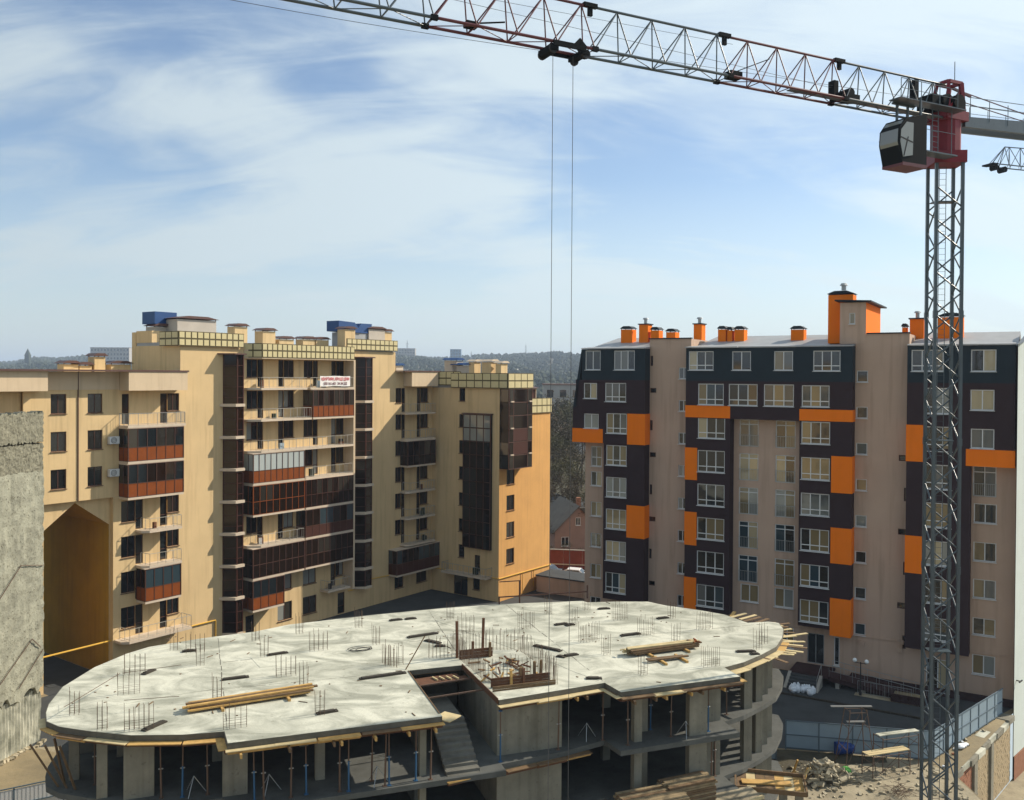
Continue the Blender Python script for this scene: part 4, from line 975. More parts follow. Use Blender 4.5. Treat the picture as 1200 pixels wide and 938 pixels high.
for x, y, m in ((-15.6,4.6,'proprust'),(-12.6,2.2,'proprust'),(-11.7,2.0,'propblue'),(-10.6,1.9,'proprust'),(-8.6,.5,'propblue'),(-8.2,.3,'proprust'),(-7.0,.4,'proprust'),(-6.3,.5,'propblue'),(-4.8,.3,'proprust'),(-4.4,.2,'propblue'),
               (-3.2,.9,'proprust'),(-2.7,.2,'proprust'),(-2.5,.2,'propblue'),(-1.2,.3,'propblue'),(-.5,.2,'proprust'),(3.3,1.05,'propblue'),(6.6,1.5,'proprust'),(9.3,1.9,'proprust'),(10.3,.9,'proprust'),(13.0,1.2,'proprust'),(15.3,1.2,'propblue'),(17.6,3.0,'proprust'),(16.6,2.8,'proprust'),(12.4,2.4,'propblue')):
    prop(x, y, m, random.uniform(-.05,.05))
for m in ('blue', 'rusty'):
    for i, q in enumerate(sorted([q for q in COL.objects if q.name.startswith('steel_prop') and m in q['label']], key=lambda q: q.location.x)):
        q['label'] = '%s slim %s steel prop from the left under the top slab' % ((ORD0 + ['last'])[i], m)
for x, y in ((15.4,1.0),(16.4,2.3)): prop(x, y, 'proprust', 0, UZ[2], UZ[1]-TH)
def tripod(x, y):
    o = empty('prop_tripod', SW(x,y,UZ[1]), .4, 'folding steel tripod legs spread on the middle floor', 'tripod', 'prop tripods on the middle floor')
    for i in range(3): a = 2.1*i; MB().bar((math.cos(a)*.5,math.sin(a)*.5,.01),(0,0,.75),.02).build('leg', M['metal'], o)
for x, y in ((-11.2,2.2),(-7.9,1.3),(-3.0,.6),(13.8,1.0),(8.6,2.4)): tripod(x, y)
for i, q in enumerate(sorted([q for q in COL.objects if q.name.startswith('prop_tripod')], key=lambda q: q.location.x)): q['label'] = '%s spread steel tripod from the left on the middle floor' % ORD0[i]
for i, (x, y) in enumerate(((-17.2,4.9),(-16.8,4.6),(-16.4,4.3),(-17.0,5.3))):
    p = Vector(SW(x,y,UZ[1])); q = Vector(SW(x-1.1+.25*i,y-.5,UZ[0]-.7)); o = MB().bar((0,0,0),q-p,.055).build('leaning_beam', M['wooddark'], None, p)
    tag(o, 'dark timber beam leaning outwards at the rounded left end of the slab', 'beam', 'beams leaning at the left end')
# stacks of boards on the slab
def stackpile(x, y, rz, label, rows, L, mats, cat='timber pile', bearers=2, z=None):
    o = empty('timber_pile', SW(x,y,UZ[0] if z is None else z), rz, label, cat)
    for i in range(bearers): piece('bearer', o, M['wood'], ((-.22+.5*i if bearers > 1 else 0)*L,-.1,.06), (.12,1.3,.12))
    for r, nrow in enumerate(rows):
        for j in range(nrow):
            l = L*random.uniform(.85,1.0); piece('board', o, random.choice(mats), (random.uniform(-.2,.2),(j-(nrow-1)/2)*.19+random.uniform(-.03,.03),.15+.085*r), (l,.17,.07), random.uniform(-.025,.025))
    return o
stackpile(-8.6,4.75,R_(19+7.5),'long pile of yellow and brown boards on bearers on the left half of the slab',(4,4,3),5.9,[M['wood'],M['wood'],M['wooddark']])
o = stackpile(14.9,5.75,R_(19+3),'pile of grey boards with reddish scraps on the right half of the slab',(4,4,3,2),4.6,[M['wooddark'],M['wooddark'],M['woodpale']])
for i in range(9): piece('scrap', o, random.choice([M['woodrust'],M['woodpale'],M['panel']]), (random.choice([-2.2,2.0])+random.uniform(-.3,.3),random.uniform(-.3,.3),.35+random.random()*.1), (random.uniform(.2,.5),.12,.05), rot=(random.uniform(-.4,.4),random.uniform(-.4,.4),random.uniform(0,3)))
stackpile(14.5,4.2,R_(20),'two loose boards beside the pile of grey boards on the slab',(2,),2.5,[M['wooddark']],'boards')
# dark boards lying over openings
px = [((-11.54,14.31),.75,0),((-13.58,11.03),.8,.9),((-9.16,8.52),1.3,.1),((-6.68,12.16),1.1,.2),((-5.15,2.12),.95,.15),((-5.65,6.12),.4,0),((-12.93,2.86),1.2,.8),((1.33,17.25),.8,.1),((2.33,17.26),.7,.1),((2.2,13.26),1.9,.2),((2.47,11.73),1.1,-.9),((2.68,10.76),.6,-.2),((8.66,8.37),1.8,-.95),((8.84,6.64),.5,-.8),((9.45,6.7),.9,.15),((11.41,12.95),.9,.1),((12.01,12.67),.4,0),((9.09,2.6),.8,-.3),((15.74,15.7),.8,-.1),((18.49,12.27),.8,.1),((14.67,9.43),1.3,.1),((19.63,4.18),1.1,-.2),((19.86,3.62),.5,-.1),((-1.6,6.5),2.4,.12),((11.76,12.6),.4,.3)]
BOARDS = []
for (x, y), L, rz in px:
    o = MB().box(-L/2,L/2,-.14,.14,0,.06).box(-L/2+.1,L/2-.15,-.12,.1,.06,.1).build('cover_board', M['blackboard'], None, SW(x,y,UZ[0]+.002), R_(19)+rz)
    tag(o, 'short dark board lying flat on the pale top slab', 'board', 'dark boards lying on the slab'); BOARDS.append((x,y,o))
ORD = 'first second third fourth fifth sixth seventh eighth ninth tenth eleventh twelfth thirteenth fourteenth'.split()
for lo_, hi_, nm in ((-9,5.4,'front'),(5.4,10.2,'middle'),(10.2,30,'back')):
    for i, b in enumerate(sorted([b for b in BOARDS if lo_ <= b[1] < hi_], key=lambda b: b[0])): b[2]['label'] = '%s short dark board from the left in the %s row on the pale slab' % (ORD[i], nm)
def coil(x, y):
    mb = MB()
    for j in range(3):
        r = .35+.08*j; c = (random.uniform(-.2,.2),random.uniform(-.1,.1))
        for i in range(20): a, b = 2*math.pi*i/20, 2*math.pi*(i+1)/20; mb.bar((c[0]+r*math.cos(a)*1.3,c[1]+r*math.sin(a)*.7,.03+.02*j),(c[0]+r*math.cos(b)*1.3,c[1]+r*math.sin(b)*.7,.03+.02*j),.016)
    tag(mb.build('hose_coil', M['black'], None, SW(x,y,UZ[0]), .4), 'loose black hose coil lying on the slab behind the yellow board pile', 'hose')
coil(-1.9,11.6)
# loose rods on the left end
for a, b in (((-17.0,5.2),(-14.9,9.4)),((-14.8,9.6),(-11.9,9.9)),((-14.4,5.3),(-11.9,4.9))):
    p, q = Vector(SW(*a,UZ[0]+.5)), Vector(SW(*b,UZ[0]+.55)); o = MB().bar((0,0,0),q-p,.014).build('tie_rod', M['rebar'], None, p); tag(o, 'thin rusty rod tied across the starter bars at the left end', 'rod', 'rods tied across starter bars')
# guard rail at the back edge
o = empty('guard_rail', SW(9.4,19.2,UZ[0]), R_(19)-.05, 'brown edge guard rail at the back of the slab before the ochre wall', 'railing')
for x, h in ((-.2,.5),(1.2,1.5),(6.0,.9)): MB().box(x-.04,x+.04,-.04,.04,0,h).build('post', M['brown'], o)
MB().box(-.2,6.0,-.02,.02,.42,.5).box(-.2,1.24,-.02,.02,1.44,1.5).build('rail', M['brown'], o)

# ================================================================== ground, courtyard and site
hole = [(28.6,57.9),(38.3,68.6),(52,82),(140,82),(140,-40),(28.6,-40)]
outer = [(-9000,-9000),(9000,-9000),(9000,9000),(-9000,9000)]
tri = tessellate_polygon([[Vector((x,y,0)) for x,y in outer], [Vector((x,y,0)) for x,y in hole]])
mb = MB(); mb.add([(x,y,0) for x,y in outer+hole], [tuple(t) for t in tri])
me = mb.mesh('ground', M['soil']); bm = bmesh.new(); bm.from_mesh(me); bmesh.ops.recalc_face_normals(bm, faces=bm.faces); bm.to_mesh(me); bm.free()
tag(put('ground', me), kind='structure')
mb = MB(); mb.add([(x,y,-5) for x,y in hole], [tuple(range(6))[::-1]])
tag(mb.build('lower_ground', M['sand']), kind='structure')
mb = MB()
for (ax,ay),(bx,by) in zip(hole[1:],hole[2:]+hole[:1]): mb.add([(ax,ay,-5),(bx,by,-5),(bx,by,0),(ax,ay,0)], [(0,1,2,3)])
tag(mb.build('earth_bank', M['soil']), kind='structure')
def LWp(x, y):
    c, s = math.cos(LB.rotation_euler.z), math.sin(LB.rotation_euler.z); return (-24.288 + x*c - y*s, 85.0 + x*s + y*c)
def sheet(name, pts, z, m): return tag(MB().add([(x,y,z) for x,y in pts], [tuple(range(len(pts)))]).build(name, m), kind='structure')
sheet('courtyard', [LWp(-40,1.4),LWp(-40,-26),LWp(-2,-26),(12,67),(18.3,61.9),(27.6,60.1),(36.9,68.0),RW(16,1.1,0)[:2],RW(-20.7,1.1,0)[:2],RW(-22,14,0)[:2],LWp(38,-8.5),LWp(26.7,-8.6),LWp(26.7,1.4)][:13], .004, M['asphalt'])
sheet('site_ground', [(-34,61),(-30,45),(-5,30),(28.4,30),(28.5,57.7),(27.5,59.9),(18.2,61.6),(10,64),(-10,64)], .006, M['sand'])
sheet('site_road', [(-33.0,61.5),(-34.5,47),(-24.5,47),(-25,58)], .010, M['soil'])
sheet('passage_paving', [LWp(-18.4,1.3),LWp(-13.2,1.3),LWp(-13.2,30),LWp(-18.4,30)], .004, M['asphalt'])
sheet('side_yard', [(-33,70),(-31,60),(-12,58),(-12,80)], .002, M['asphalt'])
sheet('grass_slope', [(-90,124),(120,118),(420,340),(-300,340)], .004, M['slope'])
sheet('access_road', [(-3,112),(30,104),(34,116),(-1,124)], .010, M['asphalt'])
sheet('upper_road', [(2,176),(40,168),(42,178),(3,187)], .010, M['asphalt'])
kx = MB()
for a, b in (((21.7,72.6),(30.9,67.1)),): 
    d = Vector((b[0]-a[0],b[1]-a[1])); n_ = 9
    for i in range(n_):
        c = Vector(a)+d*(i+.5)/n_; kx.obox((c.x,c.y,.07),(d.length/n_-.02,.16,.14),math.atan2(d.y,d.x))
tag(kx.build('courtyard_kerb', M['blackboard']), kind='structure')  # kerb coloured almost black so it draws its own shadow line
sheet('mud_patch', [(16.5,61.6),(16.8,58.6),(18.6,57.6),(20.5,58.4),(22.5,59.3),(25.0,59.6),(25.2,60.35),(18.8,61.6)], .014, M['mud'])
MB_l = sheet('parking_strip', [LWp(10,1.3),LWp(10,-6),LWp(26,-9),LWp(26.6,1.3)], .012, M['asphalt'])

# ---------- rough concrete stair tower at the left edge
C0 = Vector((-32.3,62.4,0)); ang = math.atan2(.973,.23)
PT = empty('concrete_wall', C0, ang, 'tall rough unplastered concrete wall with pitted face cutting the left edge of the view', 'wall')
def rough_face(x0, x1, z0, z1, nx, nz, y, amp, m, name, ragged_low=0, ragged_top=0, grooves=False):
    vs = []; fs = []
    rr = random.Random(int(z0*10))
    for j in range(nz+1):
        for i in range(nx+1):
            x = x0+(x1-x0)*i/nx; z = z0+(z1-z0)*j/nz
            if j == 0: z += rr.uniform(-ragged_low,ragged_low)
            if j == nz: z += rr.uniform(-ragged_top,ragged_top)
            d = rr.uniform(-amp,amp)
            if grooves: d += .05*(1 if i % 2 else -1)
            vs.append((x + (rr.uniform(-.09,.05) if i == nx else 0), y+d, z))
    w = nx+1
    for j in range(nz):
        for i in range(nx): fs.append((j*w+i,j*w+i+1,(j+1)*w+i+1,(j+1)*w+i))
    k = len(vs); vs2 = [(x,y+.5,z) for x,_,z in vs]
    fs += [tuple(k+v for v in f[::-1]) for f in fs]
    for i in range(nx): fs += [(i,k+i,k+i+1,i+1),(nz*w+i,nz*w+i+1,k+nz*w+i+1,k+nz*w+i)]
    for j in range(nz): fs += [(j*w+nx,k+j*w+nx,k+(j+1)*w+nx,(j+1)*w+nx),(j*w,(j+1)*w,k+(j+1)*w,k+j*w)]
    return MB().add(vs+vs2, fs).build(name, m, PT)
# local x runs away from the viewer (0 = far edge), local y points left into the wall
rough_face(-16,0,20.75,22.75,150,16,0.0,.03,M['pourtop'],'top_pour',.10,.12)
rough_face(-16,.02,18.7,20.6,150,16,.04,.04,M['pourtop'],'second_pour',.12,.06)
rough_face(-16,0,3.7,18.75,60,44,0.0,.045,M['pier'],'wall_face',.35,.08)
rough_face(-16,.0,.0,3.5,120,6,.28,.02,M['slab'],'ribbed_foot',0,.3,True)
MB().box(-16,-.05,.55,5.5,0,22.6).build('wall_core', M['conc'], PT)
mb = MB()
for (a, b) in (((-5.2,9.6),(-2.2,12.6)),((-2.2,12.6),(-.1,12.2)),((-4.0,5.2),(-1.2,7.4)),((-2.4,4.4),(-.2,6.4)),((-1.2,7.4),(-.4,6.6))): mb.bar((a[0],-.12,a[1]),(b[0],-.12,b[1]),.03)
mb.build('hanging_wire', M['rebar'], PT)
for i in range(34):
    piece('foot_rubble', PT, M['stone'], (-.2-i*.3,-.25+random.uniform(-.15,.15),.08), (random.uniform(.15,.35),.25,random.uniform(.1,.25)), rot=(random.uniform(-.4,.4),random.uniform(-.4,.4),random.uniform(0,3)))

# ---------- sheet fences
def fence(pts, h, label, name='sheet_fence', pw=2.05, m=None, z=0.0, corr=False):
    o = empty(name, (pts[0][0],pts[0][1],z), 0, label, 'fence')
    for (ax, ay), (bx, by) in zip(pts, pts[1:]):
        L = math.hypot(bx-ax,by-ay); a = math.atan2(by-ay,bx-ax); n = max(1, round(L/pw)); dx, dy = ax-pts[0][0], ay-pts[0][1]
        for i in range(n):
            t = (i+.5)*L/n; c = (dx+math.cos(a)*t, dy+math.sin(a)*t)
            if corr:
                mb = MB(); w = L/n; k = 12
                for q in range(k): mb.box(-w/2+w*q/k,-w/2+w*(q+.6)/k,-.03,.0,.15,h-.1); mb.box(-w/2+w*(q+.6)/k,-w/2+w*(q+1)/k,-.01,.02,.15,h-.1)
                p = mb.build('panel', m or M['fence'], o, (c[0],c[1],0), a)
            else: piece('panel', o, m or M['fence'], (c[0],c[1],h/2+.08), (L/n-.05,.025,h-.12), a+random.uniform(-.015,.015))
            piece('post', o, M['fencegrid'], (dx+math.cos(a)*i*L/n,dy+math.sin(a)*i*L/n,h/2), (.08,.09,h), a)
        for zz in (.15,h*.52,h): piece('rail', o, M['fencegrid'], (dx+math.cos(a)*L/2-math.sin(a)*-.04,dy+math.sin(a)*L/2+math.cos(a)*-.04,zz), (L,.05,.06), a)
    return o
fence([(18.9,61.7),(27.4,60.0),(28.2,60.0)], 2.0, 'long pale sheet metal site fence between rubble heap and the shaded courtyard')
fence([(28.3,60.1),(37.3,68.3)], 2.0, 'pale sheet metal fence climbing along the top of the brick retaining wall', pw=1.5)
fence([(-30.2,49.6),(-25.9,52.3),(-21,54)], 2.0, 'white ribbed sheet fence at the bottom left beside the rounded slab end', corr=True, m=M['white'])
o = empty('site_cabin', (17.2,60.6,0), R_(-11), 'narrow white metal site cabin beside the round slab end', 'cabin')
MB().box(-.55,.6,-.5,.6,.05,2.35).build('body', M['fence'], o); MB().box(-.6,.65,-.55,.65,2.35,2.45).build('roof', M['whitewall'], o); MB().box(-.5,.55,-.53,-.5,1.62,1.68).build('seam', M['fencegrid'], o); MB().box(.6,.68,-.56,-.5,0,2.4).build('corner_post', M['fencegrid'], o)

# ---------- brick retaining wall with concrete coping
a, b = Vector((28.57,57.88)), Vector((38.0,68.2)); d = (b-a); L = d.length; an = math.atan2(d.y,d.x)
RWALL = empty('retaining_wall', (a.x,a.y,-5), an, 'sunlit block retaining wall with broken concrete coping beside the crane mast', 'wall')
MB().box(0,L,.12,.9,0,4.6).build('mortar_core', M['mortar'], RWALL)
for seg, (x0, x1, m) in enumerate(((.6,4.2,'brickred'),(5.0,8.2,'block'),(8.9,L-.1,'block'))):
    mb = MB(); rz = 0
    z = 0.0
    while z < 4.5:
        x = x0 - (.2 if rz % 2 else 0)
        while x < x1:
            xa, xb = max(x0,x)+.008, min(x1,x+.4)-.008
            if xb-xa > .04: mb.box(xa,xb,random.uniform(.07,.095),.125,z+.008,z+.182)
            x += .4
        z += .19; rz += 1
    tag(mb.build('block_courses', M[m], RWALL), kind='stuff')
for x0, x1 in ((-.4,.55),(4.25,4.95),(8.25,8.85)): MB().box(x0,x1,-.08,.9,0,4.55).build('concrete_pier', M['conc'], RWALL)
for i in range(9):
    x0 = L*i/9; piece('coping_block', RWALL, M['slab'] if i % 2 else M['conc'], (x0+L/18,.42+random.uniform(-.05,.05),4.78+random.uniform(-.05,.08)), (L/9-.03,1.15+random.uniform(-.15,.15),.38), rot=(random.uniform(-.05,.05),random.uniform(-.03,.03),random.uniform(-.03,.03)))
for i in range(22): piece('loose_brick', RWALL, random.choice([M['stone'],M['brickred'],M['bag']]), (random.uniform(.5,L-1),.9+random.uniform(-.3,.5),5.08), (.26,.13,.1), rot=(random.uniform(-.3,.3),random.uniform(-.3,.3),random.uniform(0,3)))
o = MB()
for _ in range(6): o.ball((random.uniform(-.5,.5),random.uniform(-.2,.2),.12), random.uniform(.15,.3), 8, 5, (1.4,1,.6))
t = a + d*.36; tag(o.build('white_sack', M['bag'], None, (t.x-.55,t.y+.5,.06), .6), 'crumpled white sheet lying on top of the retaining wall', 'sheet')

# ---------- rubble, scaffold and small things on the site
rr = random.Random(3)
mb = MB()
for i in range(260):
    r = abs(rr.gauss(0,.55)); aa = rr.uniform(0,6.28); x, y = r*math.cos(aa)*2.0, r*math.sin(aa)*1.2; z = max(0,1.25-1.0*r)*rr.uniform(.3,1)
    mb.obox((x,y,z+.1), (rr.uniform(.15,.6),rr.uniform(.12,.4),rr.uniform(.05,.16)), rr.uniform(0,3), rr.uniform(-.6,.6), rr.uniform(-.6,.6))
o = empty('rubble_heap', (19.9,57.0,0), .1, 'heap of pale broken stone and concrete lumps on the sunny site floor', 'rubble heap')
tag(mb.build('broken_lumps', M['stone'], o), kind='stuff')
tag(MB().ball((0,0,.3),.34,9,6,(1.1,.9,.9)).build('rubbish_bag', M['net'], None, (21.5,57.6,0), .3), 'green rubbish bag leaning against the heap of broken stone', 'bag')
o = empty('barrel', (22.6,61.0,0), .2, 'blue plastic barrel lying in front of the pale sheet fence', 'barrel')
MB().bar((-.6,0,.42),(.6,0,.42),.42,16).build('drum', M['barrel'], o, smooth=False)
for x in (-.35,.35): MB().bar((x-.03,0,.42),(x+.03,0,.42),.445,16).build('hoop', M['barrel'], o)
def scaffold(x, y, rz, L, w, h, decks, label, m='proprust', splay=0.0, deckm='woodpale'):
    o = empty('scaffold', (x,y,0), rz, label, 'scaffold')
    for sx in (-1,1):
        for sy in (-1,1): rod('tube', o, M[m], (sx*(L/2+splay),sy*(w/2+splay),0), (sx*L/2,sy*w/2,h), .03, 6)
        for zz in [h*.35, h*.7, h*.97]: rod('tube', o, M[m], (sx*(L/2+splay*(1-zz/h)),-(w/2+splay*(1-zz/h)),zz), (sx*(L/2+splay*(1-zz/h)),w/2+splay*(1-zz/h),zz), .022, 6)
    for sy in (-1,1):
        rod('tube', o, M[m], (-L/2,sy*w/2,h*.95), (L/2,sy*w/2,h*.95), .025, 6); rod('brace', o, M[m], (-L/2-splay,sy*(w/2+splay),.1), (L/2,sy*w/2,h*.9), .018, 6)
    for z, n, off in decks:
        for i in range(n): piece('deck_board', o, M[deckm], (off,(i-(n-1)/2)*.22,z), (L*1.1,.2,.05), random.uniform(-.02,.02))
    return o
scaffold(24.2,57.9,.32,2.9,1.0,1.5,((1.5,3,0),),'low tube scaffold with two bright planks beside the crane mast')
scaffold(25.3,59.0,.30,2.8,.9,2.2,((2.25,2,.1),),'taller tube trestle with one white plank close to the mast foot',deckm='slab')
scaffold(22.6,58.9,.05,1.1,.8,3.9,((3.0,1,0),),'slender steel trestle ladder with a thin top plank before the sheet fence','proprust',.45,'metal')
o = bpy.data.objects[-1] if False else None
piece('x', None, M['metal'], (22.3,58.9,4.0), (2.7,.2,.05), .02); ob = [q for q in COL.objects if q.name == 'x'][0]; ob.name = 'plank'; tag(ob, 'long grey plank resting across the top of the slender steel trestle', 'plank')
def planks_pile(name, x, y, z, rz, L, nw, nl, label, mats, bw=.2):
    o = empty(name, (x,y,z), rz, label, 'timber pile')
    for r in range(nl):
        for j in range(nw): piece('board', o, random.choice(mats), (random.uniform(-.08,.08),(j-(nw-1)/2)*(bw+.02),.05+r*.11), (L*random.uniform(.95,1.02),bw,.09), random.uniform(-.01,.01))
    return o
p = SW(10.9,-.7,UZ[2]); planks_pile('timber_pile', p[0], p[1], p[2], R_(19+3), 3.2, 8, 9, 'broad stack of weathered boards on the lower floor at the bottom edge', [M['woodgrey'],M['wooddark'],M['woodgrey']])
p = SW(13.4,.1,UZ[2]); planks_pile('timber_pile', p[0], p[1], p[2], R_(19+5), 2.7, 5, 10, 'smaller stack of weathered boards behind the broad stack on the lower floor', [M['wooddark'],M['woodgrey'],M['woodgrey']])
def long_beam(p, q, m, label, w=.14):
    p, q = Vector(p), Vector(q); d = q-p; tag(MB().obox((0,0,0),(d.length,w,.14)).build('timber_beam', M[m], None, (p+q)/2, math.atan2(d.y,d.x)), label, 'beam', 'timber beams on the lower floor')
for i, (x0, y0, x1, y1, m) in enumerate(((12.8,-.9,13.6,-3.6,'woodrust'),(14.2,-.6,15.4,-3.4,'wooddark'),(15.0,-1.6,17.4,-.9,'woodpale'))):
    long_beam(SW(x0,y0,UZ[2]+.1), SW(x1,y1,UZ[2]+.1), m, ['reddish timber beam sloping to the front edge of the lower floor','dark timber beam beside the reddish one on the lower floor','pale timber beam along the front edge of the lower floor'][i])
# shuttering tray on posts beside the round end
o = empty('shuttering_tray', SW(19.3,1.2,UZ[2]-.35), R_(19-32), 'open wooden shuttering tray with raised dark rims holding a yellow board', 'shuttering')
for i in range(7): piece('deck_board', o, random.choice([M['woodpale'],M['wood'],M['wooddark']]), ((i-3)*.48,0,0), (.46,2.1,.05), random.uniform(-.01,.01))
for s in (-1,1): piece('rim', o, M['wooddark'], (0,s*1.1,.1), (3.5,.09,.22)); piece('rim', o, M['wooddark'], (s*1.75,0,.1), (.09,2.1,.22))
piece('yellow_board', o, M['wood'], (-.2,-.1,.09), (2.5,.5,.07), .12)
for sx, sy in ((.6,-.8),(1.4,-.6),(-1.2,.7)): MB().box(sx-.2,sx+.2,sy-.18,sy+.18,-4.35,-.03).build('post', M['conc'], o)
for i in range(9):
    p = Vector((16.8+random.uniform(-.8,1.6),56.6+random.uniform(-.7,.9),.04)); q = p+Vector((random.uniform(-1.0,1.0),random.uniform(-.8,1.0),random.uniform(.1,1.5)))
    tag(MB().bar((0,0,0),q-p,.07).build('plank', random.choice([M['wood'],M['woodpale'],M['wooddark']]), None, p), 'short plank leaning in the jumble beside the shuttering tray', 'plank', 'planks jumbled beside the shuttering tray')
for i in range(60):
    pass
mb = MB()
for i in range(420):
    x, y = rr.uniform(17,28), rr.uniform(48,59.5); s_ = rr.uniform(.05,.2); mb.obox((x,y,s_*.3), (s_*1.6,s_,s_*.7), rr.uniform(0,3), rr.uniform(-.5,.5), rr.uniform(-.5,.5))
tag(mb.build('scattered_stones', M['stone']), kind='stuff')
o = empty('rebar_bundle', (24.0,55.0,0), .2, 'tangled bundle of rusty wire lying on the sand at the bottom edge', 'wire')
mb = MB()
for i in range(90): p = Vector((rr.gauss(0,.5),rr.gauss(0,.4),rr.uniform(0,.5))); mb.bar(p,p+Vector((rr.uniform(-.6,.6),rr.uniform(-.5,.5),rr.uniform(-.3,.3))),.012)
tag(mb.build('wire', M['rebar'], o), kind='stuff')

# ---------- courtyard things (RB frame)
def inRB(name, x, y, z, label, cat, group=None, rz=0): return empty(name, RW(x,y,z), RA+rz, label, cat, group)
o = inRB('entrance_ramp', 0, 0, 0, 'dark red clad ramp and landing with steel handrail before the entrance door', 'ramp')
MB().box(-.3,2.9,-1.6,1.15,.72,.9).build('landing', M['plinth'], o)
for i in range(5): piece('step', o, M['asphalt'], (1.2-.2,-1.75-.33*i,.68-.17*i-.08*0), (2.2,.35,.18))
MB().prism_x([(-3.4,0),(-1.6,.9),(-1.6,0)][::-1], -.35,-.1).build('step_cheek', M['kerb'], o); MB().prism_x([(-3.4,0),(-1.6,.9),(-1.6,0)][::-1], 2.15,2.4).build('step_cheek', M['kerb'], o)
MB().prism_y([(2.9,.55),(2.9,.92),(10.3,.12),(10.3,.0),(8.0,.0)], -1.55,-.0).build('ramp_slab', M['plinth'], o); MB().prism_y([(4.2,.0),(4.2,.75),(10.3,.1),(10.3,0)], .1,1.1).build('ramp_slab', M['plinth'], o)
for x in (3.4,5.4): MB().box(x,x+.3,-1.5,-.2,0,.6).build('pillar', M['kerb'], o)
mb = MB()
for y in (-1.5,-.05):
    mb.bar((2.9,y,1.85),(10.2,y,1.05),.025); mb.bar((2.9,y,1.4),(10.2,y,.6),.015)
    for i in range(9): x = 2.9+7.3*i/8; mb.bar((x,y,.92-.8*i/8),(x,y,1.85-.8*i/8),.02)
mb.bar((2.3,-1.5,1.8),(2.9,-1.5,1.8),.025)
for x in (2.3,2.9): mb.bar((x,-1.5,.9),(x,-1.5,1.8),.02)
mb.bar((2.28,-1.6,1.75),(2.28,-3.3,.95),.025); mb.bar((2.28,-3.3,0),(2.28,-3.3,.95),.02); mb.build('handrail', M['metal'], o)
o = inRB('railing', 5.2, -1.9, 0, 'low steel railing of thin bars standing before the dark red ramp', 'railing')
railing(o, F0, [(0,0),(4.0,0)], .05, 1.05, M['metal'], 1.0, .22, name='bars')
o = inRB('planter', 9.0, -1.75, 0, 'dark red brick planter box at the foot of the ramp', 'planter')
for r in range(5):
    for i in range(6):
        for y in (-.55,.55): piece('brick', o, M['plinth'], (-1.0+.4*i+(.1 if r % 2 else -.1)*.5,y,.07+.135*r), (.385,.13,.125))
    for i in range(3):
        for x in (-1.22,1.2): piece('brick', o, M['plinth'], (x,-.36+.36*i,.07+.135*r), (.13,.345,.125))
MB().box(-1.1,1.1,-.48,.48,0,.6).build('soil', M['soil'], o)
sheet('verge', [RW(5,-2.4,0)[:2],RW(9.8,-2.4,0)[:2],RW(9.8,-1.6,0)[:2],RW(5,-1.6,0)[:2]], .05, M['sand'])
def lamp(x, y, h, label):
    o = inRB('courtyard_lamp', x, y, 0, label, 'street lamp', 'globe lamps in the courtyard')
    MB().bar((0,0,0),(0,0,h),.06,8,.04).build('post', M['black'], o); MB().bar((0,0,0),(0,0,.3),.11,8).build('foot', M['black'], o)
    MB().bar((-.45,0,h-.08),(.45,0,h-.08),.03).build('arm', M['black'], o)
    for s in (-1,1): MB().ball((s*.45,0,h+.1),.17,12,8).build('globe', M['lamp'], o, smooth=True)
lamp(5.45,-2.15,2.7,'black courtyard lamp with two white globes before the ramp railing'); 
for i in range(13):
    x, y = 1.5+random.uniform(-1.2,1.3), -3.9+random.uniform(-.35,.35)
    mb = MB().ball((0,0,.24),.27,9,7,(1.0,.85,random.uniform(.9,1.25))); mb.ball((random.uniform(-.1,.1),0,.55),.1,6,5)
    for j, v in enumerate(mb.v): mb.v[j] = (v[0]+random.uniform(-.03,.03), v[1]+random.uniform(-.03,.03), max(0,v[2]+random.uniform(-.03,.03)))
    tag(mb.build('sack', M['bag'], None, RW(x,y,.01), random.random()*3), 'knotted white sack standing in the huddle on the shaded courtyard', 'sack', 'white sacks in the courtyard')
for i in range(10):
    x, y = LWp(17.5+random.uniform(-1.5,2.0), -7.5+random.uniform(-2.2,1.8))
    tag(MB().ball((0,0,.1),.17,7,5,(1,1,.7)).build('litter', M['bag'], None, (x,y,.012)), 'scrap of white litter on the dark paving below the cream wing', 'litter', 'white litter scraps')

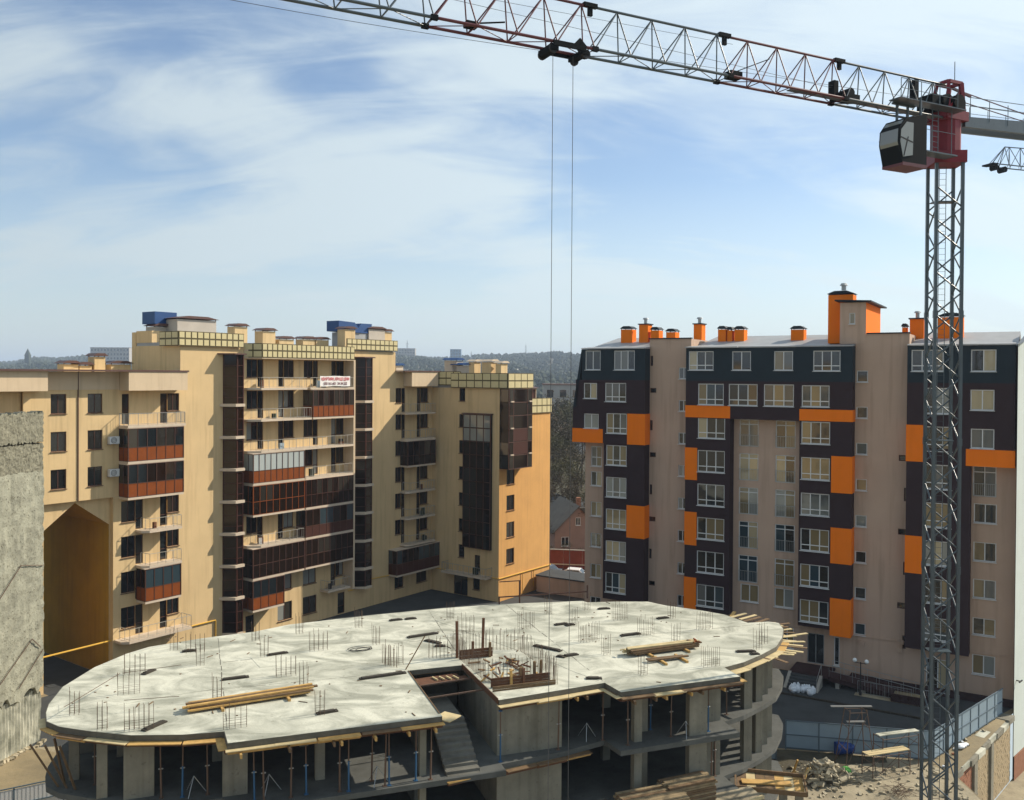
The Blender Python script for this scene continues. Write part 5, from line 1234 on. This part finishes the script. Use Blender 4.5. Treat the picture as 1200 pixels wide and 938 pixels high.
# ================================================================== gap between the blocks: annex, cars, wall, house, trees
o = empty('low_annex', (7.4,105.6,0), R_(-31), 'low flat roofed garage annex between the two apartment blocks', 'building')
MB().box(-4.2,4.6,-1.5,2.2,0,1.85).build('wall', M['beige'], o); MB().box(-4.3,4.7,-1.6,2.3,1.85,2.0).build('roof', M['asphalt'], o)
def car(x, y, rz, paint, label):
    o = empty('parked_car', (x,y,.014), rz, label, 'car', 'cars parked behind the apartment blocks')
    pr = [(-2.1,.35),(-2.15,.75),(-2.0,.95),(-1.25,1.0),(-.75,1.44),(.75,1.48),(1.75,1.05),(2.1,.95),(2.15,.5),(2.1,.35)]
    mb = MB()
    n = len(pr); W_ = .86
    vs = []; 
    for s in (-1,1):
        for x_, z_ in pr: vs.append((x_, s*(W_ - max(0,z_-.95)*.32), z_))
    fs = [tuple(range(n)), tuple(range(2*n-1,n-1,-1))] + [(i,n+i,n+(i+1)%n,(i+1)%n) for i in range(n)]
    MB().add(vs, fs).build('body', paint, o)
    MB().add([(-1.22,-.7,1.02),(-.78,-.62,1.41),(-.78,.62,1.41),(-1.22,.7,1.02)], [(0,1,2,3)]).build('windscreen', M['glass'], o, (-.02,0,.015))
    MB().add([(1.7,-.7,1.07),(.8,-.62,1.45),(.8,.62,1.45),(1.7,.7,1.07)], [(3,2,1,0)]).build('rear_window', M['glass'], o, (.02,0,.015))
    for s in (-1,1):
        MB().prism_y([(-1.0,1.05),(1.35,1.05),(.7,1.4),(-.65,1.4)], -.01,.01).build('side_window', M['glass'], o, (0,s*.79,0))
        for x_ in (-1.3,1.35):
            w = MB().bar((x_,s*.7,.33),(x_,s*.88,.33),.33,16).build('wheel', M['tyre'], o); MB().bar((x_,s*.87,.33),(x_,s*.90,.33),.2,12).build('rim', M['metal'], w)
        MB().box(-2.17,-2.08,s*.62-.17,s*.62+.17,.68,.84).build('headlight', M['lamp'], o)
car(7.9,112.4,R_(165),M['carwhite'],'white hatchback parked in front of the terracotta wall between the blocks')
car(4.5,114.6,R_(150),M['carsilver'],'dark car half hidden by the ochre end wall on the parking strip')
car(8.8,183,R_(10),M['carsilver'],'dark car standing on the upper road above the pink house')
o = empty('garden_wall', (2,120.2,0), R_(-9), 'long terracotta garden wall behind the parked cars', 'wall')
for i in range(7): MB().box(i*2.5+.02,i*2.5+2.48,-.1,.1,0,2.35+.03*(i%3)).build('wall_bay', M['redwall'], o)
MB().box(0,17.5,-.16,.16,2.42,2.5).build('coping', M['kerb'], o); MB().box(0,17.5,-.25,-.12,.5,.62).build('kerb_rail', M['slabedge'], o)
def house(x, y, rz, w, d, h, rh, wall, roof, label, wins=(), chim=True, name='house', z=0, cat='house'):
    o = empty(name, (x,y,z), rz, label, cat)
    mb = MB(); mb.box(-w/2,w/2,-d/2,d/2,0,h); mb.prism_y([(-w/2,h),(w/2,h),(0,h+rh)], -d/2,d/2); mb.build('wall', wall, o)
    mb = MB()
    for s in (-1,1): mb.add([(s*(w/2+.4),-d/2-.4,h-.3),(s*(w/2+.4),d/2+.4,h-.3),(0,d/2+.4,h+rh+.1),(0,-d/2-.4,h+rh+.1),(s*(w/2+.4),-d/2-.4,h-.15),(s*(w/2+.4),d/2+.4,h-.15),(0,d/2+.4,h+rh+.25),(0,-d/2-.4,h+rh+.25)], [(0,1,2,3),(4,7,6,5),(0,4,5,1),(1,5,6,2),(0,3,7,4)])
    r = mb.build('roof', roof, o)
    if chim: MB().box(w*.2-.3,w*.2+.3,-.3,.3,h+rh*.4,h+rh+.7).build('chimney', M['brickred'], r)
    for wx, wz, ww, wh in wins: window(o, F0, wx-ww/2, wx+ww/2, wz, wz+wh, -d/2-.06, M['white'], [M['glass']], 2)
    return o
house(8.6,134,R_(12),7.0,10,3.3,3.4,M['pinkhouse'],M['roofold'],'faded pink gabled house behind the terracotta wall',((-.1,4.1,.7,1.1),(-2.0,1.2,1.1,1.3),(2.0,1.2,1.1,1.3)))
o = empty('utility_pole', (10.5,127,0), 0, 'thin grey utility pole standing before the pink gabled house', 'pole'); MB().bar((0,0,0),(0,0,7.0),.11,8,.08).build('pole', M['metal'], o); MB().bar((-.9,0,6.9),(0,0,7.0),.05).build('lamp_arm', M['metal'], o)

def bare_tree(x, y, h, spread, m, rng, label, group, z=0, cat='tree', n=420):
    o = empty('bare_tree', (x,y,z), rng.uniform(0,6), label, cat, group)
    tr = MB(); tw = MB(); tips = []
    def grow(p, d, L, r, lv):
        q = p + d*L; tr.bar(p, q, r, 5, r*.62)
        if lv == 0: tips.append((q,d)); return
        for i in range(3 if lv > 1 else 4):
            a = Vector((rng.uniform(-1,1),rng.uniform(-1,1),rng.uniform(.15,1))).normalized(); dd = (d*.75 + a*.75*spread).normalized()
            grow(q, dd, L*rng.uniform(.62,.85), r*.58, lv-1)
    grow(Vector((0,0,0)), Vector((rng.uniform(-.05,.05),rng.uniform(-.05,.05),1)).normalized(), h*.30, h*.018, 3)
    tr.build('trunk', M['bark'], o)
    for i in range(n):
        q, d = rng.choice(tips); p = q + Vector((rng.gauss(0,1),rng.gauss(0,1),rng.gauss(0,.9)))*h*.07
        a = Vector((rng.uniform(-1,1),rng.uniform(-1,1),rng.uniform(-.2,1))).normalized()*h*rng.uniform(.03,.08); w = Vector((rng.uniform(-1,1),rng.uniform(-1,1),rng.uniform(-1,1))).normalized()*h*.006
        tw.add([p-w, p+a*.5-w*.4+Vector((0,0,.02)), p+a, p+w], [(0,1,2,3)])
    tw.build('crown', m, o); return o
rng = random.Random(11)
i = 0
for (x, y, h) in ((4.5,141,7),(5.2,128.5,5),(12.6,131,8),(13.8,143,9),(8.5,146,9),(12.5,152,11),(9,162,12),(12.5,176,13),(7.5,179,13),(8,186,15),(14,190,17),(6.0,150,8),(11,158,10),(7.0,166,9),(15,168,11),(9,192,15),(13,198,17),(6,202,16),(16,206,18),(10,214,19),(19,220,19),(12,228,20),(6,232,19),(24,236,21),(16,244,21),(9,252,22)):
    bare_tree(x, y, h, 1.0, M['twig'] if i % 3 else M['twig2'], rng, ['bare brown tree on the slope beyond the pink house','olive tinted budding tree on the slope beyond the pink house'][0 if i % 3 else 1], 'bare trees seen between the blocks', n=1100); i += 1
for (x, y, h) in ((5.6,124.5,2.2),(7.6,125.5,2.6),(9.8,124.8,2.0)):
    bare_tree(x, y, h, 1.3, M['twig2'], rng, 'low olive shrub growing just behind the terracotta wall', 'shrubs behind the terracotta wall', cat='shrub', n=300)

# ---------- town beyond
def block_house(x, y, z, w, d, h, wall, label, floors=0, nw=0, roof=None, name='apartment_block', rz=0, cat='building', group=None):
    o = empty(name, (x,y,z), rz, label, cat, group)
    MB().box(-w/2,w/2,-d/2,d/2,0,h).build('wall', wall, o)
    MB().box(-w/2-.3,w/2+.3,-d/2-.3,d/2+.3,h,h+.5).build('roof', roof or M['farroof'], o)
    for f in range(floors):
        for i in range(nw): piece('window', o, M['glass'], (-w/2+w*(i+.5)/nw,-d/2-.02,h*(f+.45)/floors), (w/nw*.5,.12,h/floors*.5))
    return o
def hz(px, py, Y):            # direction -> ground plan position and height at distance Y
    return ((px-600)/1060*Y, Y, CAM_H + (440+.0061*(px-600)-py)/1060*Y)
p = hz(659,520,330); block_house(p[0],p[1],0,14,10,22.0,M['farwall'],'tall grey gabled house rising behind the bare trees in the gap',4,3)
p = hz(668,470,300); house(p[0],p[1],.1,14,12,9,5,M['farwall'],M['roofold'],'grey roofed house just behind the dark left corner of the orange block',((-3,5,1.6,1.8),(3,5,1.6,1.8)))
p = hz(650,500,280); house(p[0],p[1],-.1,9,9,5,4,M['farwall'],M['roofold'],'small pale house with dark roof among the bare trees')

# rolling wooded hills: one sheet
def hill_h(px, Y):
    ridge = 421 + 2.0*math.sin(px*.011+1) + 2.5*math.sin(px*.027) + (6 if px < 30 else 0) - (0)
    full = CAM_H + (440+.006*(px-600)-ridge)/1060*2600
    t = min(1, max(0, (Y-420)/2180)); return -2 + (full+2)*(t*t*(3-2*t)) if Y < 2600 else full*max(.55, 1-(Y-2600)/6000)
vs = []; fs = []; Ys = [330,420,520,640,780,940,1120,1320,1540,1780,2040,2320,2600,3000,3600]; NX = 90
for j, Y in enumerate(Ys):
    for i in range(NX+1):
        px = -600 + 2400*i/NX; z = hill_h(px, Y); z += (8*math.sin(i*.7+j*1.3)+5*math.sin(i*1.9+j*.6))*min(1,max(0,(Y-500)/900))*.6
        vs.append(((px-600)/1060*Y, Y, z))
for j in range(len(Ys)-1):
    for i in range(NX): fs.append((j*(NX+1)+i, j*(NX+1)+i+1, (j+1)*(NX+1)+i+1, (j+1)*(NX+1)+i))
HL = MB().add(vs, fs).build('hills', M['hill'], smooth=True); tag(HL, kind='structure')
import bisect
def ground_z(x, Y):
    px = x/Y*1060+600; j = max(0, min(len(Ys)-2, bisect.bisect(Ys, Y)-1)); i = max(0, min(NX-1, int((px+600)/2400*NX))); fx = (px+600)/2400*NX - i; fy = (Y-Ys[j])/(Ys[j+1]-Ys[j])
    g = lambda a, b: vs[a*(NX+1)+b][2]
    return (g(j,i)*(1-fx)+g(j,i+1)*fx)*(1-fy) + (g(j+1,i)*(1-fx)+g(j+1,i+1)*fx)*fy
# far wood as one mass of small irregular crowns
mb = MB(); rng = random.Random(5)
spans = [(-40,170),(450,700),(-500,1700)]
for k in range(9500):
    a, b = rng.choice(spans); px = rng.uniform(a,b); Y = 560+2300*rng.random()**1.0; x = (px-600)/1060*Y; z = ground_z(x,Y)
    h = rng.uniform(6,15); w = h*rng.uniform(.35,.6)
    n = 5; base = len(mb.v); pts = []
    for lv, (zz, rr_) in enumerate(((.12,.5),(.45,1.0),(.8,.6))):
        for i in range(n): t = 2*math.pi*(i+.3*lv)/n; q = w*rr_*rng.uniform(.6,1.2); pts.append((x+q*math.cos(t), Y+q*math.sin(t), z+h*(zz+rng.uniform(-.08,.08))))
    pts.append((x+rng.uniform(-.2,.2)*w,Y,z+h))
    f = []
    for lv in range(2):
        for i in range(n): f.append((lv*n+i,lv*n+(i+1)%n,(lv+1)*n+(i+1)%n,(lv+1)*n+i))
    for i in range(n): f.append((2*n+i,2*n+(i+1)%n,3*n))
    mb.add(pts, f)
tag(mb.build('far_wood', M['ever']), kind='stuff')
p = hz(131,430,1500); block_house(p[0],1500,ground_z(p[0],1500)-2,64,16,hz(131,408,1500)[2]-ground_z(p[0],1500)+2,M['farwall'],'long grey apartment slab on the wooded skyline beside the left tower',6,12)
p = hz(474,420,1900); block_house(p[0],1900,ground_z(p[0],1900)-2,46,18,hz(474,409,1900)[2]-ground_z(p[0],1900)+2,M['farwall'],'pale apartment block on the hill just right of the tall tower',5,8)
p = hz(534,420,2000); block_house(p[0],2000,ground_z(p[0],2000)-2,24,20,hz(534,410,2000)[2]-ground_z(p[0],2000)+2,M['farblue'],'blue glass office block on the skyline above the end block',6,4,M['farblue'])
for i, (px, Y, w, h, rf) in enumerate(((22,1100,16,7,'farroof'),(8,1000,14,6,'farroof'),(135,900,12,9,'farwall'),(142,1050,14,8,'farwall'),(150,980,10,7,'farroof'),(30,820,15,6,'farroof'),(42,860,9,5,'farwall'),(95,1200,14,7,'farroof'),(630,1300,16,8,'farwall'),(622,1150,14,7,'farroof'),(605,1250,14,7,'farwall'),(640,1500,18,8,'farroof'),(612,700,12,6,'farroof'),(655,900,14,7,'farwall'),(600,1700,20,8,'farwall'),(510,1500,16,7,'farwall'),(490,1300,14,7,'farroof'))):
    x = (px-600)/1060*Y; house(x, Y, random.uniform(-.5,.5), w, w*.8, h, h*.45, M['farwall'], M[rf], 'small pale house on the hazy wooded hillside', (), False, z=ground_z(x,Y)-1)['group'] = 'houses on the far hillside'
def mast_tower(px, Y, top, label):
    x = (px-600)/1060*Y; z = ground_z(x,Y); h = hz(px,top,Y)[2]-z; o = empty('lattice_mast', (x,Y,z), .3, label, 'mast')
    mb = MB()
    for sx in (-1,1):
        for sy in (-1,1): mb.bar((sx*h*.07,sy*h*.07,0),(sx*.25,sy*.25,h),.3,4,.15)
    mb.build('leg', M['metal'], o); mb = MB()
    for i in range(9):
        z0, z1 = h*i/9, h*(i+1)/9; w0, w1 = h*.07*(1-i/9)+.25, h*.07*(1-(i+1)/9)+.25
        for sy in (-1,1): mb.bar((-w0,sy*w0,z0),(w1,sy*w1,z1),.14); mb.bar((w0,sy*w0,z0),(-w1,sy*w1,z1),.14)
    mb.build('lattice', M['metal'], o); MB().box(-h*.08,h*.08,-.3,.3,h*.8,h*.82).build('cross_arm', M['metal'], o)
mast_tower(616,2300,404,'tallest lattice mast on the hazy skyline between the blocks'); mast_tower(552,2200,412,'small lattice pylon on the skyline beside the blue office block')
mast_tower(657,2300,412,'small lattice pylon on the skyline near the dark mansard corner'); mast_tower(477,2100,399,'slim lattice mast rising above the pale hilltop block')
x = (32.5-600)/1060*1700; o = empty('church', (x,1700,ground_z(x,1700)), 0, 'dark church tower with pointed top on the wooded ridge at far left', 'church')
MB().box(-4,4,-4,4,0,24).build('tower', M['ever'], o); MB().add([(-4.5,-4.5,24),(4.5,-4.5,24),(4.5,4.5,24),(-4.5,4.5,24),(0,0,38)], [(0,1,4),(1,2,4),(2,3,4),(3,0,4),(3,2,1,0)]).build('spire', M['ever'], o)

# cream block on the near side of the yard, out of the picture but mirrored in the windows
o = empty('apartment_block', (-50,-14,0), R_(62), 'cream apartment block on the near side of the yard outside the frame', 'building')
MB().box(-26,26,0,12,0,27).build('wall', M['cream'], o); MB().box(-26.3,26.3,-.3,12.3,27,27.6).build('roof', M['roofgrey'], o)
for f in range(8):
    for i in range(14): piece('window', o, M['glass'], (-23.5+i*3.6,-.0,2.3+3.1*f), (1.5,.1,1.6))

# ================================================================== tower crane
CX_, CY_ = 23.81, 50.0; MAST_A = -6.0
TC = empty('tower_crane', (CX_,CY_,0), R_(MAST_A), 'tower crane with grey lattice mast, red head, hanging cab and long jib overhead', 'crane')
CR = M['crane']; S_ = .68; ZT = 37.3
MB().box(-1.6,1.6,-1.6,1.6,0,.5).build('foundation', M['conc'], TC)
for sx in (-1,1):
    for sy in (-1,1): MB().box(sx*S_-.08,sx*S_+.08,sy*S_-.08,sy*S_+.08,.5,ZT).build('mast_leg', CR, TC)
ph = 2.33; z = 1.0; k = 0
while z + ph < ZT + .2:
    zm, z1 = z+ph/2, min(z+ph, ZT)
    for (ax, ay), (bx, by) in (((-S_,-S_),(S_,-S_)),((S_,-S_),(S_,S_)),((S_,S_),(-S_,S_)),((-S_,S_),(-S_,-S_))):
        rod('mast_brace', TC, CR, (ax,ay,z1), (bx,by,zm), .042, 8); rod('mast_brace', TC, CR, (bx,by,zm), (ax,ay,z), .042, 8)
    if k % 3 == 0:
        for sx in (-1,1):
            for sy in (-1,1): piece('joint_sleeve', TC, CR, (sx*S_,sy*S_,z), (.2,.2,.4))
    z += ph; k += 1
mb = MB()
for x in (-.18,.18): mb.bar((x,.35,.8),(x,.35,ZT),.02)
zz = 1.0
while zz < ZT: mb.bar((-.18,.35,zz),(.18,.35,zz),.012); zz += .32
mb.build('ladder', CR, TC)
for zz in (10.3,22.0,35.2): MB().box(-.6,.6,-.1,.6,zz,zz+.05).build('rest_platform', CR, TC)
RED = M['cranered']
JA = math.atan2(-.450,-.893) - R_(MAST_A)        # jib turn relative to the mast
JC, JS = math.cos(JA), math.sin(JA)
jp = lambda s, y, z: (s*JC - y*JS, s*JS + y*JC, z)
MB().box(-.85,.85,-.85,.85,ZT-.1,ZT+.55).build('slewing_base', RED, TC)
def jobj(mb, name, m): return mb.build(name, m, TC, (0,0,0), JA)
jobj(MB().bar((0,0,ZT+.55),(0,0,ZT+2.3),.78,12), 'slewing_column', RED)
jobj(MB().box(-.85,.9,-.8,.8,ZT+2.25,ZT+2.75), 'turntable_frame', RED)
ZB, ZH = 39.6, 41.62
# head frame
mb = MB()
for y in (-.6,.6):
    mb.bar((.55,y,ZT+2.6),(.25,y*.6,ZH+.15),.13); mb.bar((-.65,y,ZT+2.6),(-.75,y*.6,ZH+.1),.15); mb.bar((.5,y,ZT+2.9),(-.65,y*.6,ZH-.4),.09); mb.bar((.25,y*.6,ZH+.1),(-.8,y*.6,ZH+.1),.12)
mb.bar((-.75,-.36,ZH+.1),(-.75,.36,ZH+.1),.12); mb.bar((.25,-.36,ZH+.1),(.25,.36,ZH+.1),.12)
jobj(mb, 'head_frame', RED)
jobj(MB().bar((-.7,0,ZH),(-.7,0,ZH+1.4),.02), 'antenna', M['cranedark'])
jobj(MB().bar((.55,-.6,ZT+3.2),(.55,.6,ZT+3.2),.42,14).box(.9,1.7,-.5,.5,ZT+2.7,ZT+3.5), 'hoist_winch', M['cranedark'])
jobj(MB().bar((-.2,-.75,ZT+3.2),(-.2,.75,ZT+3.2),.45,14), 'cable_drum', M['cranedark'])
jobj(MB().box(2.35,2.65,-.2,.15,ZT+2.8,ZT+4.2), 'control_box', M['cranedark'])
# platform and ladder beside the cab
mb = MB(); mb.box(.3,5.3,.75,1.5,ZT+2.5,ZT+2.55)
for x in (1.0,2.4,3.8,5.3): mb.bar((x,1.5,ZT+2.55),(x,1.5,ZT+3.5),.02)
mb.bar((1.0,1.5,ZT+3.5),(5.3,1.5,ZT+3.5),.02); mb.bar((1.0,1.5,ZT+3.0),(5.3,1.5,ZT+3.0),.015); jobj(mb, 'service_platform', CR)
mb = MB()
for x in (1.75,2.2): mb.bar((x,.9,ZT+.1),(x,.9,ZT+2.6),.022)
for i in range(9): mb.bar((1.75,.9,ZT+.2+.28*i),(2.2,.9,ZT+.2+.28*i),.016)
mb.box(.7,3.8,.5,1.3,ZT+.05,ZT+.12); mb.bar((2.8,1.3,ZT+.1),(2.8,1.3,ZT+1.2),.02); mb.bar((.9,1.3,ZT+1.2),(3.7,1.3,ZT+1.2),.018); mb.bar((1.2,1.3,ZT+.1),(1.2,1.3,ZT+2.5),.02); jobj(mb, 'access_ladder', CR)
# cab hanging at the near side of the jib foot
cy = 1.15; cx0, cx1 = 3.7, 5.5; ZC = ZT-.55
prof = [(cx0,ZC-.35),(cx1-.05,ZC-.45),(cx1+.25,ZC+.7),(cx1+.2,ZC+1.4),(cx1-.25,ZC+1.95),(cx0+.5,ZC+2.2),(cx0,ZC+2.35)]
cab = jobj(MB().prism_y(prof, cy-.62, cy+.62), 'cab', M['cranedark'])
gl = [(cx1-.06,ZC-.1),(cx1+.22,ZC+.7),(cx1+.17,ZC+1.36),(cx1-.2,ZC+1.85)]
mb = MB()
for (a, b), (c, d) in zip(gl, gl[1:]): mb.add([(a+.045,cy-.55,b),(a+.045,cy+.55,b),(c+.045,cy+.55,d),(c+.045,cy-.55,d)], [(0,1,2,3)])
mb.build('windscreen', M['glass3'], cab)
for s in (-1,1): MB().prism_y([(cx1-.75,ZC+.1),(cx1-.05,ZC-.05),(cx1+.15,ZC+.7),(cx1+.1,ZC+1.32),(cx1-.3,ZC+1.75),(cx1-.8,ZC+1.75)], cy+s*.63-.008, cy+s*.63+.008).build('side_window', M['glass3'], cab)
mb = MB(); mb.box(cx0-.02,cx1-.02,cy-.64,cy+.64,ZC-.47,ZC-.3); mb.build('cab_floor', M['cranemaroon'], cab)
mb = MB()
for s in (-1,1): mb.bar((cx1-.75,cy+s*.645,ZC+.75),(cx1+.2,cy+s*.645,ZC+.95),.035); mb.bar((cx1-.4,cy+s*.645,ZC+1.0),(cx1-.1,cy+s*.645,ZC-.0),.03)
mb.build('window_bar', M['black'], cab)
jobj(MB().box(cx0+.1,cx0+.2,cy-.5,cy-.4,ZC+2.2,ZT+2.7).box(cx0+.9,cx0+1.0,cy-.5,cy-.4,ZC+2.1,ZT+2.7).box(cx0+.1,cx0+.2,cy+.3,cy+.4,ZC+2.2,ZT+2.55).box(cx0-.3,cx0+1.3,cy-.5,cy-.4,ZT+2.4,ZT+2.5), 'cab_hanger', CR)
# jib: sections of 7.2 m
SECT = [CR, M['cranemaroon'], CR, M['cranemaroon'], CR, CR, CR]
HW = .5; st = .65; NP = 28
def sec_m(s): return SECT[min(len(SECT)-1, max(0, int((s-.4)/7.45)))]
for k in range(7):
    a, b = st+7.45*k, st+7.45*(k+1); m = SECT[k]
    for y in (-HW,HW): rod('jib_chord', TC, m, jp(a,y,ZB), jp(b,y,ZB), .064, 8)
    rod('jib_chord', TC, m, jp(a-.6 if k == 0 else a,0,ZH), jp(b,0,ZH), .058, 8)
    if k: 
        o = jobj(MB().box(a-.38,a+.3,-.1,.1,ZH-.05,ZH+.13).box(a-.14,a+.06,-.07,.07,ZH-.42,ZH-.05), 'pin_joint', M['cranedark'])
        for y in (-HW,HW): piece('pin_plate', TC, M['cranedark'], jp(a,y,ZB), (.3,.16,.2), JA)
p_ = 7.45/4
for i in range(NP):
    a, b = st+p_*i, st+p_*(i+1); mid = a+p_*.22; m = sec_m((a+b)/2)
    for y in (-HW,HW):
        rod('jib_brace', TC, m, jp(a,y,ZB), jp(mid,0,ZH), .031, 8); rod('jib_brace', TC, m, jp(mid,0,ZH), jp(b,y,ZB), .031, 8)
    rod('jib_brace', TC, m, jp(a,-HW,ZB), jp(a,HW,ZB), .025, 6)
    y = HW if i % 2 else -HW; rod('jib_brace', TC, m, jp(a,y,ZB), jp(b,-y,ZB), .022, 6)
# walkway, trolley winch and running ropes
jobj(MB().box(1.0,11.5,-.1,.3,ZB+.04,ZB+.08), 'jib_walkway', CR)
jobj(MB().box(7.0,8.3,-.4,.4,ZB+.08,ZB+.35).bar((7.5,-.3,ZB+.45),(7.5,.3,ZB+.45),.25,10).box(8.3,8.6,-.2,.2,ZB+.1,ZB+.95), 'trolley_winch', M['cranedark'])
jobj(MB().box(14.6,15.3,-.25,.25,ZB+.08,ZB+.4).bar((12.9,.2,ZB+1.3),(14.9,.2,ZB+.4),.03), 'rope_guide', M['cranedark'])
jobj(MB().box(28.4,28.9,-.2,.2,ZB+.08,ZB+.3).bar((27.2,.2,ZB+.5),(28.6,.2,ZB+.2),.04), 'rope_guide', M['cranedark'])
tx = 24.3
tro = jobj(MB().box(tx-.8,tx+.8,-.62,-.54,ZB-.2,ZB+.03).box(tx-.8,tx+.8,.54,.62,ZB-.2,ZB+.03).box(tx-.95,tx-.6,-.6,.6,ZB-.35,ZB-.15).box(tx+.55,tx+.9,-.6,.6,ZB-.4,ZB-.12).prism_y([(tx-.85,ZB+.0),(tx-.5,ZB-.3),(tx-.2,ZB+.0),(tx-.5,ZB+.32)], .5, .6), 'trolley', M['cranedark'])
mb = MB()
for x in (-.85,.75):
    for y in (-.5,.5): mb.bar((tx+x,y-.05,ZB-.3),(tx+x,y+.05,ZB-.3),.2,12)
mb.build('sheave', M['black'], tro)
mb = MB(); mb.bar((tx-.5,0,ZB-.3),(tx-.5,0,2.5),.013); mb.bar((tx+.5,0,ZB-.3),(tx+.5,0,2.5),.013); jobj(mb, 'hoist_rope', M['cable'])
hk = jobj(MB().box(tx-.7,tx+.7,-.08,.08,2.1,2.5).box(tx-.15,tx+.15,-.1,.1,1.6,2.1), 'hook_block', M['cranedark'])
mb = MB()
for i in range(10): a, b = math.pi*(-.5+i*.13), math.pi*(-.5+(i+1)*.13); mb.bar((tx+.18*math.cos(a),0,1.4+.18*math.sin(a)),(tx+.18*math.cos(b),0,1.4+.18*math.sin(b)),.04)
mb.bar((tx,0,1.6),(tx,0,1.22),.05); mb.build('hook', M['cranedark'], hk)
mb = MB()
mb.bar((8.2,0,ZB+.6),(48,0,ZB+1.5),.010); mb.bar((1.2,.1,ZB+1.0),(23,.1,ZB+.1),.010); mb.bar((15,.0,ZH-.3),(48,0,ZH-1.1),.009)
for i in range(12): a, b = tx+1+i*2.1, tx+1+(i+1)*2.1; sg = lambda s: ZB-.18-.3*math.sin(math.pi*min(1,(s-tx-1)/25)); mb.bar((a,-.3,sg(a)),(b,-.3,sg(b)),.011)
jobj(mb, 'running_rope', M['cable'])
# counter jib with rails and tie bars
jobj(MB().prism_y([(-.8,ZT+2.0),(-13,ZT+2.6),(-13,ZT+3.5),(-.8,ZT+2.55)], -.62, -.42).prism_y([(-.8,ZT+2.0),(-13,ZT+2.6),(-13,ZT+3.5),(-.8,ZT+2.55)], .42, .62), 'counter_jib', CR)
mb = MB()
for y in (-.62,.62):
    for i in range(8): x = -1.2-1.6*i; mb.bar((x,y,ZT+2.5),(x,y,ZT+3.65-.0*x),.02)
    mb.bar((-1.2,y,ZT+3.65),(-12.4,y,ZT+4.2),.022); mb.bar((-1.2,y,ZT+3.2),(-12.4,y,ZT+3.8),.015)
jobj(mb, 'walkway_rail', CR)
mb = MB(); mb.bar((-.8,-.2,ZH),(-11.5,-.2,ZT+3.3),.032); mb.bar((-.8,.2,ZH-.8),(-8.0,.2,ZT+3.0),.028); mb.bar((-.8,-.2,ZH),(-2.3,-.2,ZH-.24),.085); jobj(mb, 'tie_bar', M['cranemaroon'])
jobj(MB().box(-12.8,-10.4,-.41,.41,ZT+.9,ZT+3.4), 'counterweight', M['conc'])

# second crane: its jib tip enters at the right edge
q0 = Vector((63.2,120,0)); ja2 = math.atan2(.35,.94)
T2 = empty('tower_crane', (q0.x,q0.y,0), ja2, 'tip of a second lattice crane jib entering at the right edge of the sky', 'crane')
Z2 = 53.7
def r2(p, q, r, n='jib_brace', m=CR): return rod(n, T2, m, p, q, r, 4)
for y in (-.8,.8): r2((0,y,Z2),(42,y,Z2+.3),.09,'jib_chord')
r2((2.4,0,Z2+2.6),(42,0,Z2+4.0),.08,'jib_chord'); r2((0,0,Z2),(2.4,0,Z2+2.6),.07)
for i in range(20):
    a, b = 2.0*i, 2.0*i+2
    for y in (-.8,.8): r2((a+.2,y,Z2),(a+2.4 if i == 0 else a+1.2,0,Z2+2.6+.03*a),.05); r2((a+2.4 if i == 0 else a+1.2,0,Z2+2.6+.03*a),(b+.3,y,Z2),.05)
    r2((a,-.8,Z2),(b,.8,Z2),.04)
MB().bar((.6,-.5,Z2-.35),(.6,.5,Z2-.35),.35,10).bar((2.0,-.5,Z2-.5),(2.0,.5,Z2-.5),.4,10).box(-.6,.3,-.9,.9,Z2-.1,Z2+.1).build('tip_sheave', M['cranedark'], T2)
MB().box(41,43,-1,1,0,Z2+6).build('mast', CR, T2)

# ================================================================== air
hm = bpy.data.materials.new('haze_air'); hm.use_nodes = True; nt = hm.node_tree; nt.nodes.clear()
vo = nt.nodes.new('ShaderNodeVolumePrincipled'); ou = nt.nodes.new('ShaderNodeOutputMaterial')
vo.inputs['Color'].default_value = (0.66, 0.80, 1.0, 1); vo.inputs['Density'].default_value = HAZE_DENSITY if 'HAZE_DENSITY' in globals() else 0.00020
vo.inputs['Anisotropy'].default_value = 0.1
nt.links.new(vo.outputs[0], ou.inputs['Volume'])
hz_o = MB().box(-9500,9500,-9500,9500,-6.2,150).build('haze', hm); tag(hz_o, kind='stuff')
